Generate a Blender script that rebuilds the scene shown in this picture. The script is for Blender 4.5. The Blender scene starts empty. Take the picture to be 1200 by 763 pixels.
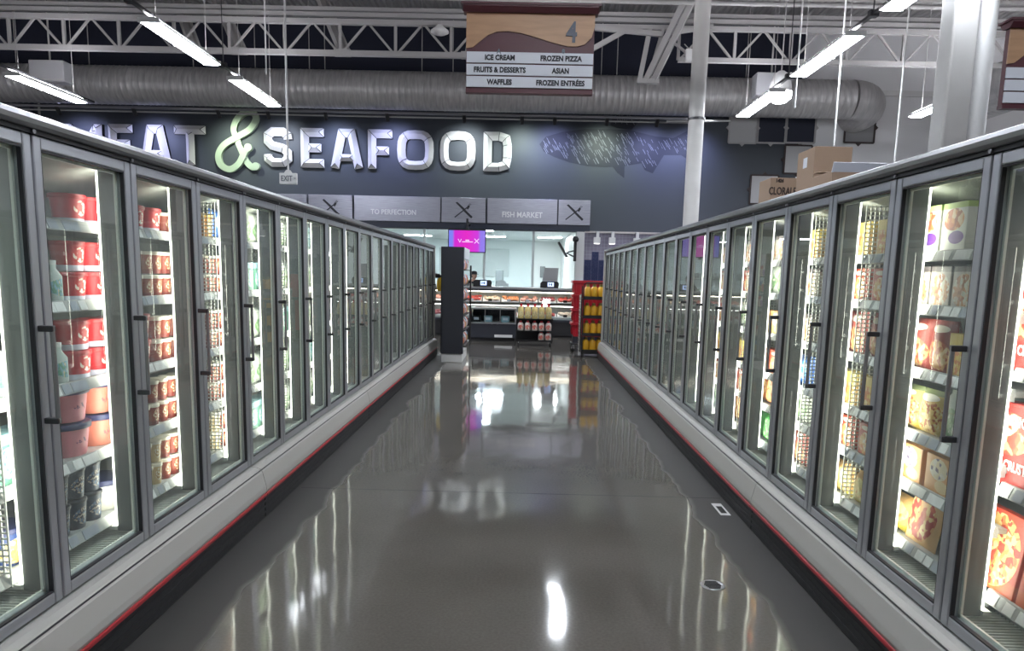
import bpy, bmesh, math, random
from mathutils import Vector, Matrix

random.seed(7)
PI = math.pi
S = bpy.context.scene
COL = S.collection

# ------------------------------------------------------------------ camera
CAM_H = 1.60
yaw, pitch, roll = -0.01034558, 0.14817212, 0.02262354
cam = bpy.data.cameras.new('camera')
cam.sensor_width = 36.0
cam.lens = 36.0 * 860 / 1200
cam.shift_y = (450 - 381.5) / 1200
cam.clip_start = 0.05
camo = bpy.data.objects.new('camera', cam)
COL.objects.link(camo)
cy_, sy_ = math.cos(yaw), math.sin(yaw)
cp_, sp_ = math.cos(pitch), math.sin(pitch)
r0 = Vector((cy_, -sy_, 0))                      # right
fw = Vector((sy_ * cp_, cy_ * cp_, -sp_))        # forward
up = Vector((sy_ * sp_, cy_ * sp_, cp_))         # up
cr_, sr_ = math.cos(roll), math.sin(roll)
# picture turned clockwise by `roll`
rgt = r0 * cr_ + up * sr_
upp = up * cr_ - r0 * sr_
M = Matrix.Identity(4)
for i in range(3):
    M[i][0] = rgt[i]; M[i][1] = upp[i]; M[i][2] = -fw[i]
M[2][3] = CAM_H
camo.matrix_world = M
S.camera = camo

# ------------------------------------------------------------------ world, view
W = bpy.data.worlds.new('world'); S.world = W; W.use_nodes = True
W.node_tree.nodes['Background'].inputs[0].default_value = (0.75, 0.82, 1.0, 1)
W.node_tree.nodes['Background'].inputs[1].default_value = 0.15
S.view_settings.view_transform = 'Standard'
S.view_settings.look = 'None'
S.view_settings.gamma = 1
S.view_settings.use_curve_mapping = False
S.view_settings.exposure = 0.5
S.cycles.transparent_max_bounces = 32
S.cycles.max_bounces = 10
S.cycles.glossy_bounces = 5
S.cycles.diffuse_bounces = 4
S.cycles.sample_clamp_indirect = 6
FIX_E = 40.0        # ceiling fixtures
UP_E = 42.0         # glow added on their tops to brighten the ceiling
LED_E = 8.0        # freezer strips
WASH_E = 95.0      # wall washers

# ------------------------------------------------------------------ materials
MATS = {}
def mat(name, col, rough=0.5, metal=0.0, emit=None, estr=0.0, spec=0.5, coat=0.0, bump=0.0, bscale=40.0, alpha=None):
    if name in MATS: return MATS[name]
    m = bpy.data.materials.new(name); m.use_nodes = True
    nt = m.node_tree; b = nt.nodes['Principled BSDF']
    b.inputs['Base Color'].default_value = (*col, 1)
    b.inputs['Roughness'].default_value = rough
    b.inputs['Metallic'].default_value = metal
    b.inputs['Specular IOR Level'].default_value = spec
    b.inputs['Coat Weight'].default_value = coat
    if emit:
        b.inputs['Emission Color'].default_value = (*emit, 1)
        b.inputs['Emission Strength'].default_value = estr
    # faint unevenness of colour and gloss on everything
    tc = nt.nodes.new('ShaderNodeTexCoord')
    nz = nt.nodes.new('ShaderNodeTexNoise'); nz.inputs['Scale'].default_value = bscale
    nt.links.new(tc.outputs['Object'], nz.inputs['Vector'])
    mr = nt.nodes.new('ShaderNodeMapRange')
    mr.inputs['To Min'].default_value = max(0.02, rough - 0.05); mr.inputs['To Max'].default_value = min(1, rough + 0.07)
    nt.links.new(nz.outputs['Fac'], mr.inputs['Value'])
    nt.links.new(mr.outputs['Result'], b.inputs['Roughness'])
    if bump:
        bp = nt.nodes.new('ShaderNodeBump'); bp.inputs['Strength'].default_value = bump; bp.inputs['Distance'].default_value = 0.01
        nt.links.new(nz.outputs['Fac'], bp.inputs['Height']); nt.links.new(bp.outputs['Normal'], b.inputs['Normal'])
    MATS[name] = m
    return m

def emitter(name, col, strength):
    m = bpy.data.materials.new(name); m.use_nodes = True
    nt = m.node_tree; nt.nodes.clear()
    o = nt.nodes.new('ShaderNodeOutputMaterial'); e = nt.nodes.new('ShaderNodeEmission')
    e.inputs[0].default_value = (*col, 1); e.inputs[1].default_value = strength
    nt.links.new(e.outputs[0], o.inputs[0]); MATS[name] = m
    return m

def glass_mat(name, tint=(0.93, 0.97, 0.96), ior=1.45, rough=0.0, haze=0.0):
    m = bpy.data.materials.new(name); m.use_nodes = True
    nt = m.node_tree; nt.nodes.clear()
    o = nt.nodes.new('ShaderNodeOutputMaterial')
    tr = nt.nodes.new('ShaderNodeBsdfTransparent'); tr.inputs[0].default_value = (*tint, 1)
    gl = nt.nodes.new('ShaderNodeBsdfGlossy'); gl.inputs['Roughness'].default_value = rough
    fr = nt.nodes.new('ShaderNodeFresnel'); fr.inputs[0].default_value = ior
    mx = nt.nodes.new('ShaderNodeMixShader')
    geo = nt.nodes.new('ShaderNodeNewGeometry')
    inv = nt.nodes.new('ShaderNodeMath'); inv.operation = 'SUBTRACT'; inv.inputs[0].default_value = 1.0
    mul = nt.nodes.new('ShaderNodeMath'); mul.operation = 'MULTIPLY'
    nt.links.new(geo.outputs['Backfacing'], inv.inputs[1])
    nt.links.new(fr.outputs[0], mul.inputs[0]); nt.links.new(inv.outputs[0], mul.inputs[1])
    nt.links.new(mul.outputs[0], mx.inputs[0]); nt.links.new(tr.outputs[0], mx.inputs[1]); nt.links.new(gl.outputs[0], mx.inputs[2])
    last = mx
    if haze:  # pale streaky haze: light bloom and mild fogging mixed into the glass
        df = nt.nodes.new('ShaderNodeBsdfDiffuse'); df.inputs[0].default_value = (0.75, 0.8, 0.78, 1)
        tc = nt.nodes.new('ShaderNodeTexCoord'); mp = nt.nodes.new('ShaderNodeMapping')
        mp.inputs['Scale'].default_value = (4, 9, 1.2)
        nz = nt.nodes.new('ShaderNodeTexNoise'); nz.inputs['Scale'].default_value = 3.0; nz.inputs['Detail'].default_value = 4
        mr = nt.nodes.new('ShaderNodeMapRange'); mr.inputs['From Min'].default_value = 0.4; mr.inputs['From Max'].default_value = 0.8
        mr.inputs['To Min'].default_value = haze * 0.3; mr.inputs['To Max'].default_value = haze
        nt.links.new(tc.outputs['Object'], mp.inputs[0]); nt.links.new(mp.outputs[0], nz.inputs['Vector'])
        nt.links.new(nz.outputs['Fac'], mr.inputs['Value'])
        m2 = nt.nodes.new('ShaderNodeMixShader')
        nt.links.new(mr.outputs[0], m2.inputs[0]); nt.links.new(mx.outputs[0], m2.inputs[1]); nt.links.new(df.outputs[0], m2.inputs[2])
        last = m2
    nt.links.new(last.outputs[0], o.inputs[0]); MATS[name] = m
    return m

ALU = mat('door aluminium', (0.38, 0.39, 0.42), 0.32, 0.65)
ALU_DARK = mat('dark gasket', (0.02, 0.02, 0.025), 0.6)
RAIL = mat('top rail satin metal', (0.24, 0.24, 0.26), 0.3, 0.7)
MULL = mat('mullion grey', (0.16, 0.175, 0.17), 0.45, 0.2)
LINER = mat('white case liner', (0.36, 0.375, 0.355), 0.5)
SHELF = mat('shelf white enamel', (0.40, 0.41, 0.41), 0.45, 0.1)
TAG = mat('shelf tag paper', (0.85, 0.85, 0.86), 0.6)
TAG2 = mat('shelf tag blue grey', (0.35, 0.38, 0.45), 0.6)
WIRE = mat('white coated wire', (0.80, 0.82, 0.77), 0.4)
BUMPER = mat('beige base panel', (0.42, 0.41, 0.385), 0.42, spec=0.4)
REDSTRIPE = mat('red bumper stripe', (0.36, 0.02, 0.03), 0.4)
KICK = mat('black kick plate', (0.018, 0.018, 0.02), 0.5)
HANDLE = mat('handle dark grey', (0.05, 0.05, 0.055), 0.35, 0.4)
HANDLE_L = mat('handle satin', (0.30, 0.30, 0.31), 0.3, 0.7)
BLACK = mat('black plastic', (0.012, 0.012, 0.014), 0.45)
DARK = mat('dark laminate', (0.022, 0.024, 0.035), 0.5)
WHITE = mat('white paint', (0.72, 0.72, 0.72), 0.45)
KITCHEN = mat('kitchen white wall', (0.78, 0.84, 0.84), 0.4)
TRUSS = mat('truss grey paint', (0.40, 0.39, 0.39), 0.55)
STEEL = mat('stainless steel', (0.45, 0.46, 0.48), 0.3, 0.9)
CARD = mat('cardboard', (0.34, 0.235, 0.165), 0.8, bump=0.05)
CARD_D = mat('cardboard dark print', (0.05, 0.035, 0.03), 0.8)
GLASS = glass_mat('door glass', tint=(0.95, 0.985, 0.97), ior=1.62, haze=0.10)
CGLASS = glass_mat('counter glass', tint=(0.92, 0.96, 0.97), ior=1.45)
LED = emitter('led strip light', (1.0, 0.97, 0.84), LED_E)
FIX = emitter('fixture diffuser', (0.88, 0.93, 1.0), FIX_E)
UPG = emitter('added fixture uplight', (0.95, 0.95, 1.0), UP_E)
KLIGHT = emitter('kitchen troffer light', (0.9, 0.97, 1.0), 60.0)
SKIN = mat('skin', (0.45, 0.27, 0.2), 0.55)

# ------------------------------------------------------------------ mesh builder
class MB:
    def __init__(s): s.v = []; s.f = []; s.m = []; s.mats = []; s.sm = []
    def mi(s, m):
        if m not in s.mats: s.mats.append(m)
        return s.mats.index(m)
    def add(s, vs, fs, m, smooth=False):
        o = len(s.v); s.v += [tuple(v) for v in vs]; i = s.mi(m)
        for f in fs: s.f.append([o + k for k in f]); s.m.append(i); s.sm.append(smooth)
        return s
    def box(s, x0, x1, y0, y1, z0, z1, m, bev=0.0):
        if x0 > x1: x0, x1 = x1, x0
        if y0 > y1: y0, y1 = y1, y0
        if z0 > z1: z0, z1 = z1, z0
        b = min(bev, (x1 - x0) * .45, (y1 - y0) * .45, (z1 - z0) * .45)
        if b <= 0:
            vs = [(x, y, z) for z in (z0, z1) for y in (y0, y1) for x in (x0, x1)]
            return s.add(vs, [(0, 2, 3, 1), (4, 5, 7, 6), (0, 1, 5, 4), (2, 6, 7, 3), (0, 4, 6, 2), (1, 3, 7, 5)], m)
        bm = bmesh.new(); bmesh.ops.create_cube(bm, size=1)
        for v in bm.verts: v.co = Vector(((x0 + x1) / 2 + v.co.x * (x1 - x0), (y0 + y1) / 2 + v.co.y * (y1 - y0), (z0 + z1) / 2 + v.co.z * (z1 - z0)))
        bmesh.ops.bevel(bm, geom=list(bm.edges), offset=b, segments=2, profile=0.5, affect='EDGES')
        bm.verts.index_update()
        s.add([v.co[:] for v in bm.verts], [[v.index for v in f.verts] for f in bm.faces], m)
        bm.free(); return s
    def obox(s, c, ax, ay, az, m):
        c = Vector(c); ax = Vector(ax); ay = Vector(ay); az = Vector(az)
        vs = [c + ax * i + ay * j + az * k for k in (-1, 1) for j in (-1, 1) for i in (-1, 1)]
        return s.add(vs, [(0, 2, 3, 1), (4, 5, 7, 6), (0, 1, 5, 4), (2, 6, 7, 3), (0, 4, 6, 2), (1, 3, 7, 5)], m)
    def bar(s, a, b, w, h, m, upv=(0, 0, 1)):
        a = Vector(a); b = Vector(b); d = b - a; L = d.length; d.normalize()
        u = Vector(upv)
        if abs(d.dot(u)) > .98: u = Vector((0, 1, 0))
        x = d.cross(u).normalized(); y = x.cross(d).normalized()
        return s.obox((a + b) / 2, d * L / 2, x * w / 2, y * h / 2, m)
    def cyl(s, a, b, r, m, n=12, r2=None, caps=True, smooth=True):
        a = Vector(a); b = Vector(b); r2 = r if r2 is None else r2
        d = (b - a).normalized(); u = Vector((0, 0, 1)) if abs(d.z) < .95 else Vector((1, 0, 0))
        x = d.cross(u).normalized(); y = d.cross(x)
        vs = [a + (x * math.cos(t) + y * math.sin(t)) * r for t in [2 * PI * i / n for i in range(n)]]
        vs += [b + (x * math.cos(t) + y * math.sin(t)) * r2 for t in [2 * PI * i / n for i in range(n)]]
        s.add(vs, [(i, (i + 1) % n, n + (i + 1) % n, n + i) for i in range(n)], m, smooth)
        if caps: s.add(vs, [tuple(reversed(range(n))), tuple(range(n, 2 * n))], m)
        return s
    def tube(s, pts, r, m, n=10, caps=True, closed=False):
        pts = [Vector(p) for p in pts]; rs = r if isinstance(r, (list, tuple)) else [r] * len(pts)
        rings = []; px = None
        for i, p in enumerate(pts):
            d = (pts[min(i + 1, len(pts) - 1)] - pts[max(i - 1, 0)]).normalized()
            if px is None:
                u = Vector((0, 0, 1)) if abs(d.z) < .9 else Vector((1, 0, 0)); px = d.cross(u).normalized()
            else: px = (px - d * px.dot(d)).normalized()
            py = d.cross(px)
            rings.append([p + (px * math.cos(t) + py * math.sin(t)) * rs[i] for t in [2 * PI * k / n for k in range(n)]])
        vs = [v for g in rings for v in g]; fs = []
        for i in range(len(pts) - 1):
            for k in range(n): fs.append((i * n + k, i * n + (k + 1) % n, (i + 1) * n + (k + 1) % n, (i + 1) * n + k))
        s.add(vs, fs, m, True)
        if caps: s.add(vs, [tuple(reversed(range(n))), tuple(range((len(pts) - 1) * n, len(pts) * n))], m)
        return s
    def prism(s, poly, axis, a, b, m, smooth=False):
        # poly: list of 2-D points, extruded along axis ('x','y','z') from a to b
        def P(u, v, w):
            return {'x': (w, u, v), 'y': (u, w, v), 'z': (u, v, w)}[axis]
        n = len(poly); vs = [P(u, v, a) for u, v in poly] + [P(u, v, b) for u, v in poly]
        s.add(vs, [(i, (i + 1) % n, n + (i + 1) % n, n + i) for i in range(n)], m, smooth)
        return s.add(vs, [tuple(reversed(range(n))), tuple(range(n, 2 * n))], m)
    def lathe(s, prof, c, m, n=20, sx=1.0, sy=1.0):
        # prof list of (r,z)
        vs = []
        for r, z in prof:
            for k in range(n):
                t = 2 * PI * k / n; vs.append((c[0] + r * math.cos(t) * sx, c[1] + r * math.sin(t) * sy, c[2] + z))
        fs = [(i * n + k, i * n + (k + 1) % n, (i + 1) * n + (k + 1) % n, (i + 1) * n + k) for i in range(len(prof) - 1) for k in range(n)]
        s.add(vs, fs, m, True)
        return s.add(vs, [tuple(reversed(range(n))), tuple(range((len(prof) - 1) * n, len(prof) * n))], m)
    def mesh(s, name):
        me = bpy.data.meshes.new(name); me.from_pydata(s.v, [], s.f); me.update()
        for m in s.mats: me.materials.append(m)
        me.polygons.foreach_set('material_index', s.m)
        me.polygons.foreach_set('use_smooth', s.sm)
        bm = bmesh.new(); bm.from_mesh(me); bmesh.ops.recalc_face_normals(bm, faces=bm.faces); bm.to_mesh(me); bm.free()
        return me
    def build(s, name, parent=None, loc=None):
        o = bpy.data.objects.new(name, s.mesh(name)); COL.objects.link(o)
        if parent: o.parent = parent
        if loc: o.location = loc
        return o

def tag(o, label=None, cat=None, group=None, kind=None):
    if label: o['label'] = label
    if cat: o['category'] = cat
    if group: o['group'] = group
    if kind: o['kind'] = kind
    return o
def empty(name, label, cat, loc=(0, 0, 0), rz=0.0, group=None):
    o = bpy.data.objects.new(name, None); COL.objects.link(o); o.location = loc; o.rotation_euler = (0, 0, rz)
    return tag(o, label, cat, group)
def children(o): return [c for c in bpy.data.objects if c.parent == o]
def copy_tree(o, parent=None, kids=None):
    c = o.copy(); COL.objects.link(c); c.parent = parent
    for ch in children(o): copy_tree(ch, c)
    return c
def copy_thing(o, loc, rz=0.0, label=None, group=None):
    c = copy_tree(o); c.location = loc; c.rotation_euler = (0, 0, rz)
    if label: c['label'] = label
    if group: c['group'] = group
    return c
def text_mesh(body, size, m, depth=0.004, bold=0.0, align='CENTER', sx=1.0):
    cu = bpy.data.curves.new('t', 'FONT'); cu.body = body; cu.size = size; cu.extrude = depth; cu.align_x = align; cu.align_y = 'CENTER'; cu.offset = bold
    cu.resolution_u = 3
    o = bpy.data.objects.new('t', cu); COL.objects.link(o)
    bpy.context.view_layer.update()
    me = bpy.data.meshes.new_from_object(o.evaluated_get(bpy.context.evaluated_depsgraph_get()))
    bpy.data.objects.remove(o); me.materials.clear(); me.materials.append(m)
    for v in me.vertices: v.co.x *= sx
    return me
def text(name, body, size, m, loc, rot=(PI / 2, 0, 0), parent=None, depth=0.004, bold=0.0, align='CENTER', sx=1.0):
    o = bpy.data.objects.new(name, text_mesh(body, size, m, depth, bold, align, sx)); COL.objects.link(o)
    o.location = loc; o.rotation_euler = rot
    if parent: o.parent = parent
    return o

def ramp_noise_mat(name, c1, c2, scale, rough, stretch=(1, 1, 1), detail=6, metal=0, bump=0, coords='Object', spec=0.5):
    m = bpy.data.materials.new(name); m.use_nodes = True; nt = m.node_tree; b = nt.nodes['Principled BSDF']
    tc = nt.nodes.new('ShaderNodeTexCoord'); mp = nt.nodes.new('ShaderNodeMapping'); mp.inputs['Scale'].default_value = stretch
    nz = nt.nodes.new('ShaderNodeTexNoise'); nz.inputs['Scale'].default_value = scale; nz.inputs['Detail'].default_value = detail
    cr = nt.nodes.new('ShaderNodeValToRGB'); cr.color_ramp.elements[0].color = (*c1, 1); cr.color_ramp.elements[1].color = (*c2, 1)
    cr.color_ramp.elements[0].position = .35; cr.color_ramp.elements[1].position = .65
    nt.links.new(tc.outputs[coords], mp.inputs[0]); nt.links.new(mp.outputs[0], nz.inputs['Vector']); nt.links.new(nz.outputs['Fac'], cr.inputs[0])
    nt.links.new(cr.outputs[0], b.inputs['Base Color'])
    b.inputs['Roughness'].default_value = rough; b.inputs['Metallic'].default_value = metal; b.inputs['Specular IOR Level'].default_value = spec
    if bump:
        bp = nt.nodes.new('ShaderNodeBump'); bp.inputs['Strength'].default_value = bump
        nt.links.new(nz.outputs['Fac'], bp.inputs['Height']); nt.links.new(bp.outputs['Normal'], b.inputs['Normal'])
    MATS[name] = m
    return m

# ------------------------------------------------------------------ floor
def floor_mat():
    m = bpy.data.materials.new('polished concrete'); m.use_nodes = True; nt = m.node_tree; b = nt.nodes['Principled BSDF']
    L = nt.links.new; N = nt.nodes.new
    geo = N('ShaderNodeNewGeometry'); sep = N('ShaderNodeSeparateXYZ'); L(geo.outputs['Position'], sep.inputs[0])
    nz = N('ShaderNodeTexNoise'); nz.inputs['Scale'].default_value = 1.1; nz.inputs['Detail'].default_value = 8; L(geo.outputs['Position'], nz.inputs['Vector'])
    fine = N('ShaderNodeTexNoise'); fine.inputs['Scale'].default_value = 70; fine.inputs['Detail'].default_value = 3; L(geo.outputs['Position'], fine.inputs['Vector'])
    mx = N('ShaderNodeMix'); mx.data_type = 'RGBA'; mx.inputs['A'].default_value = (0.070, 0.063, 0.055, 1); mx.inputs['B'].default_value = (0.205, 0.190, 0.170, 1)
    ad = N('ShaderNodeMath'); ad.operation = 'MULTIPLY_ADD'; ad.inputs[1].default_value = 0.5; L(fine.outputs['Fac'], ad.inputs[0]); 
    hf = N('ShaderNodeMath'); hf.operation = 'MULTIPLY'; hf.inputs[1].default_value = 0.5; L(nz.outputs['Fac'], hf.inputs[0]); L(hf.outputs[0], ad.inputs[2])
    L(ad.outputs[0], mx.inputs['Factor'])
    # distance from the aisle's middle, with a wavy edge: the unpolished margin along the cases
    wv = N('ShaderNodeTexNoise'); wv.noise_dimensions = '1D'; wv.inputs['Scale'].default_value = 1.6; wv.inputs['Detail'].default_value = 2; L(sep.outputs['Y'], wv.inputs['W'])
    a0 = N('ShaderNodeMath'); a0.operation = 'ADD'; a0.inputs[1].default_value = 0.05; L(sep.outputs['X'], a0.inputs[0])
    ab = N('ShaderNodeMath'); ab.operation = 'ABSOLUTE'; L(a0.outputs[0], ab.inputs[0])
    w2 = N('ShaderNodeMath'); w2.operation = 'MULTIPLY_ADD'; w2.inputs[1].default_value = 0.16; L(wv.outputs['Fac'], w2.inputs[0]); L(ab.outputs[0], w2.inputs[2])
    mg = N('ShaderNodeMapRange'); mg.inputs['From Min'].default_value = 1.34; mg.inputs['From Max'].default_value = 1.40; L(w2.outputs[0], mg.inputs['Value'])
    le = N('ShaderNodeMath'); le.operation = 'LESS_THAN'; le.inputs[1].default_value = 14.4; L(sep.outputs['Y'], le.inputs[0])
    mg2 = N('ShaderNodeMath'); mg2.operation = 'MULTIPLY'; L(mg.outputs[0], mg2.inputs[0]); L(le.outputs[0], mg2.inputs[1])
    dk = N('ShaderNodeMix'); dk.data_type = 'RGBA'; dk.inputs['B'].default_value = (0.042, 0.040, 0.038, 1); L(mg2.outputs[0], dk.inputs['Factor']); L(mx.outputs['Result'], dk.inputs['A'])
    L(dk.outputs['Result'], b.inputs['Base Color'])
    rr = N('ShaderNodeMapRange'); rr.inputs['To Min'].default_value = 0.045; rr.inputs['To Max'].default_value = 0.55; L(mg2.outputs[0], rr.inputs['Value'])
    ra = N('ShaderNodeMath'); ra.operation = 'MULTIPLY_ADD'; ra.inputs[1].default_value = 0.05; L(nz.outputs['Fac'], ra.inputs[0]); L(rr.outputs[0], ra.inputs[2])
    L(ra.outputs[0], b.inputs['Roughness'])
    b.inputs['IOR'].default_value = 1.62
    # long shallow waves left by the grinder
    mp = N('ShaderNodeMapping'); mp.inputs['Scale'].default_value = (3.0, 1.6, 1); L(geo.outputs['Position'], mp.inputs[0])
    n3 = N('ShaderNodeTexNoise'); n3.inputs['Scale'].default_value = 1.0; n3.inputs['Detail'].default_value = 1.5; L(mp.outputs[0], n3.inputs['Vector'])
    bp = N('ShaderNodeBump'); bp.inputs['Strength'].default_value = 0.24; bp.inputs['Distance'].default_value = 0.012; L(n3.outputs['Fac'], bp.inputs['Height'])
    # joint lines
    L(bp.outputs['Normal'], b.inputs['Normal'])
    return m
FLOOR = floor_mat()
tag(MB().box(-22, 22, -10, 32, -0.2, 0, FLOOR).build('floor'), kind='structure')
JOINT = mat('saw cut joint', (0.02, 0.02, 0.02), 0.8)
j = MB()
for y in (5.25, 11.4): j.box(-1.60, 1.5, y, y + .006, 0, .0006, JOINT)
tag(j.build('trim_1'), kind='structure')

# ------------------------------------------------------------------ back wall, ceiling
YW = 21.0
WALL_D = mat('slate painted wall', (0.055, 0.064, 0.080), 0.55)
WALL_N = mat('navy upper wall', (0.010, 0.013, 0.032), 0.7)
WALL_L = mat('light grey wall', (0.84, 0.84, 0.86), 0.7)
def deck_mat():
    m = bpy.data.materials.new('roof deck'); m.use_nodes = True; nt = m.node_tree; b = nt.nodes['Principled BSDF']
    geo = nt.nodes.new('ShaderNodeNewGeometry'); wv = nt.nodes.new('ShaderNodeTexWave'); wv.inputs['Scale'].default_value = 2.0; wv.bands_direction = 'X'
    nt.links.new(geo.outputs['Position'], wv.inputs['Vector'])
    bp = nt.nodes.new('ShaderNodeBump'); bp.inputs['Distance'].default_value = .04; nt.links.new(wv.outputs['Fac'], bp.inputs['Height']); nt.links.new(bp.outputs['Normal'], b.inputs['Normal'])
    b.inputs['Base Color'].default_value = (0.36, 0.35, 0.35, 1); b.inputs['Roughness'].default_value = .6
    return m
tag(MB().box(-22, 22, -10, 32, 8.5, 8.7, deck_mat()).build('ceiling'), kind='structure')
w = MB()
w.box(-22, 7.48, YW, YW + .3, 2.82, 6.1, WALL_D)
w.box(-22, 7.48, YW + .02, YW + .3, 6.1, 8.5, WALL_N)
w.box(-22, -8, YW, YW + .3, 0, 2.82, WALL_D)
w.box(7.48, 22, YW, YW + .3, 0, 8.5, WALL_L)
tag(w.build('wall_back'), kind='structure')
def tile_mat():
    m = bpy.data.materials.new('small glazed tiles'); m.use_nodes = True; nt = m.node_tree; b = nt.nodes['Principled BSDF']
    geo = nt.nodes.new('ShaderNodeNewGeometry'); mp = nt.nodes.new('ShaderNodeMapping'); mp.inputs['Rotation'].default_value = (PI / 2, 0, 0)
    br = nt.nodes.new('ShaderNodeTexBrick'); br.offset = 0; br.inputs['Scale'].default_value = 1.0
    br.inputs['Brick Width'].default_value = .1; br.inputs['Row Height'].default_value = .1; br.inputs['Mortar Size'].default_value = .004
    br.inputs['Color1'].default_value = (0.19, 0.18, 0.24, 1); br.inputs['Color2'].default_value = (0.23, 0.215, 0.28, 1); br.inputs['Mortar'].default_value = (0.33, 0.32, 0.38, 1)
    nt.links.new(geo.outputs['Position'], mp.inputs[0]); nt.links.new(mp.outputs[0], br.inputs['Vector']); nt.links.new(br.outputs['Color'], b.inputs['Base Color'])
    b.inputs['Roughness'].default_value = .25
    return m
TILE = tile_mat()
NAVYT = mat('navy glazed tile', (0.022, 0.03, 0.085), 0.25)
w = MB().box(1.72, 7.48, YW + .05, YW + .3, 0, 2.85, TILE)
# skyline of darker tiles set into the same wall
xs = 1.75
for k, hgt in enumerate([2.0, 2.30, 1.98, 1.98, 2.15, 1.90, 1.90, 2.42, 2.42, 1.9, 2.2, 2.2, 1.95, 2.3, 2.0]):
    hh = {0: 2.05, 1: 2.28, 2: 2.05, 3: 1.95, 4: 2.15}.get(k, hgt)
    wd = .2
    w.box(xs, xs + wd - .006, YW + .044, YW + .06, 1.2, hh, NAVYT); xs += wd
tag(w.build('wall_right'), kind='structure')
tag(MB().box(1.50, 1.72, YW - .08, YW + .3, 0, 2.82, mat('white jamb', (.6, .6, .6), .5)).build('trim_2'), kind='structure')
tag(MB().box(1.72, 7.48, YW - .02, YW + .05, 2.80, 2.85, mat('pale ledge', (.5, .46, .44), .5)).build('trim_3'), kind='structure')
# far side and rear walls of the shop
tag(MB().box(-22.2, -22, -10, 32, 0, 8.5, WALL_L).build('wall_left'), kind='structure')
tag(MB().box(22, 22.2, -10, 32, 0, 8.5, WALL_L).build('wall_right_far'), kind='structure')
tag(MB().box(-22, 22, -10.2, -10, 0, 8.5, WALL_L).build('wall_rear'), kind='structure')
# kitchen behind the counter
tag(MB().box(-8, 1.72, YW + .3, 30, 2.95, 3.05, KITCHEN).build('ceiling_kitchen'), kind='structure')
tag(MB().box(-8, 1.72, 30, 30.1, 0, 2.95, KITCHEN).build('wall_kitchen_back'), kind='structure')
tag(MB().box(1.55, 1.65, YW + .3, 30, 0, 2.95, KITCHEN).build('wall_kitchen_right'), kind='structure')
tag(MB().box(-8.1, -8, YW + .3, 30, 0, 2.95, KITCHEN).build('wall_kitchen_left'), kind='structure')
# vertical conduits at far left of the wall
o = MB().cyl((-13.62, YW - .06, 2.9), (-13.62, YW - .06, 6.4), .05, WALL_N).build('wall_conduit'); tag(o, 'dark vertical conduit on the slate wall, the one further left', 'pipe')
o = MB().cyl((-13.42, YW - .06, 2.9), (-13.42, YW - .06, 6.4), .03, TRUSS).build('wall_conduit'); tag(o, 'thin grey vertical conduit on slate wall beside the thicker dark one', 'pipe')
# ------------------------------------------------------------------ roof steel
t = MB()
def truss_x(mb, Y, zb, zt, x0, x1, step, ch, skip=()):
    mb.box(x0, x1, Y - ch / 2, Y + ch / 2, zb - ch / 2, zb + ch / 2, TRUSS)
    mb.box(x0, x1, Y - ch / 2, Y + ch / 2, zt - ch / 2, zt + ch / 2, TRUSS)
    n = int((x1 - x0) / step)
    for i in range(n + 1):
        x = x0 + i * step
        mb.bar((x, Y, zb), (x, Y, zt), .06, .06, TRUSS)
        for s in (-1, 1):
            if x0 <= x + s * step * .5 <= x1: mb.bar((x + s * .03, Y, zb), (x + s * step * .5, Y, zt), .045, .045, TRUSS)
truss_x(t, 17, 6.33, 6.98, -21.2, 1.15, 1.22, .11)
truss_x(t, 17, 6.33, 6.98, 3.3, 21.0, 1.22, .10)
t.box(1.15, 3.3, 16.95, 17.05, 6.93, 7.03, TRUSS)
tag(t.build('roof_girder'), 'long grey steel girder truss crossing above the grey air duct', 'truss')
t = MB()
for z, yy, hh in ((7.14, 17.05, .09), (7.27, 17.1, .08), (7.62, 17.0, .05)): t.box(-21.8, 21.8, yy - .05, yy + .05, z - hh / 2, z + hh / 2, TRUSS)
for i in range(34):
    x = -21 + i * 1.25
    t.bar((x, 17.0, 7.62), (x + .6, 17.0, 8.4), .045, .045, TRUSS); t.bar((x + .6, 17.0, 8.4), (x + 1.2, 17, 7.62), .045, .045, TRUSS)
t.box(-21.8, 21.8, 16.95, 17.05, 8.38, 8.46, TRUSS)
tag(t.build('roof_joist'), 'grey roof joist with zigzag webbing and flat purlins just above girder truss', 'joist')
t = MB().cyl((-21.8, 16.7, 7.40), (21.8, 16.7, 7.40), .045, TRUSS)
tag(t.build('sprinkler_pipe'), 'horizontal grey sprinkler pipe running in front of the roof joist', 'pipe')
# kicker braces back to the deck
for n, (x, dx) in enumerate(((-7.4, -1.0), (-6.4, -1.1), (-4.1, -.95), (-1.3, .25))):
    b = MB().bar((x, 17.05, 6.38), (x + dx, 18.1, 8.3), .14, .12, TRUSS).bar((x + .14, 17.05, 6.38), (x + dx + .14, 18.1, 8.3), .05, .12, TRUSS).box(x - .16, x + .2, 16.98, 17.1, 6.28, 6.42, TRUSS).build('kicker_brace')
    tag(b, 'slanting grey steel brace behind girder truss, ' + ('one left of the ceiling light', 'second from left, with thin brace beside', 'third from the left, above the duct middle', 'steep one near the small dome sensor')[n], 'brace')
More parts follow.
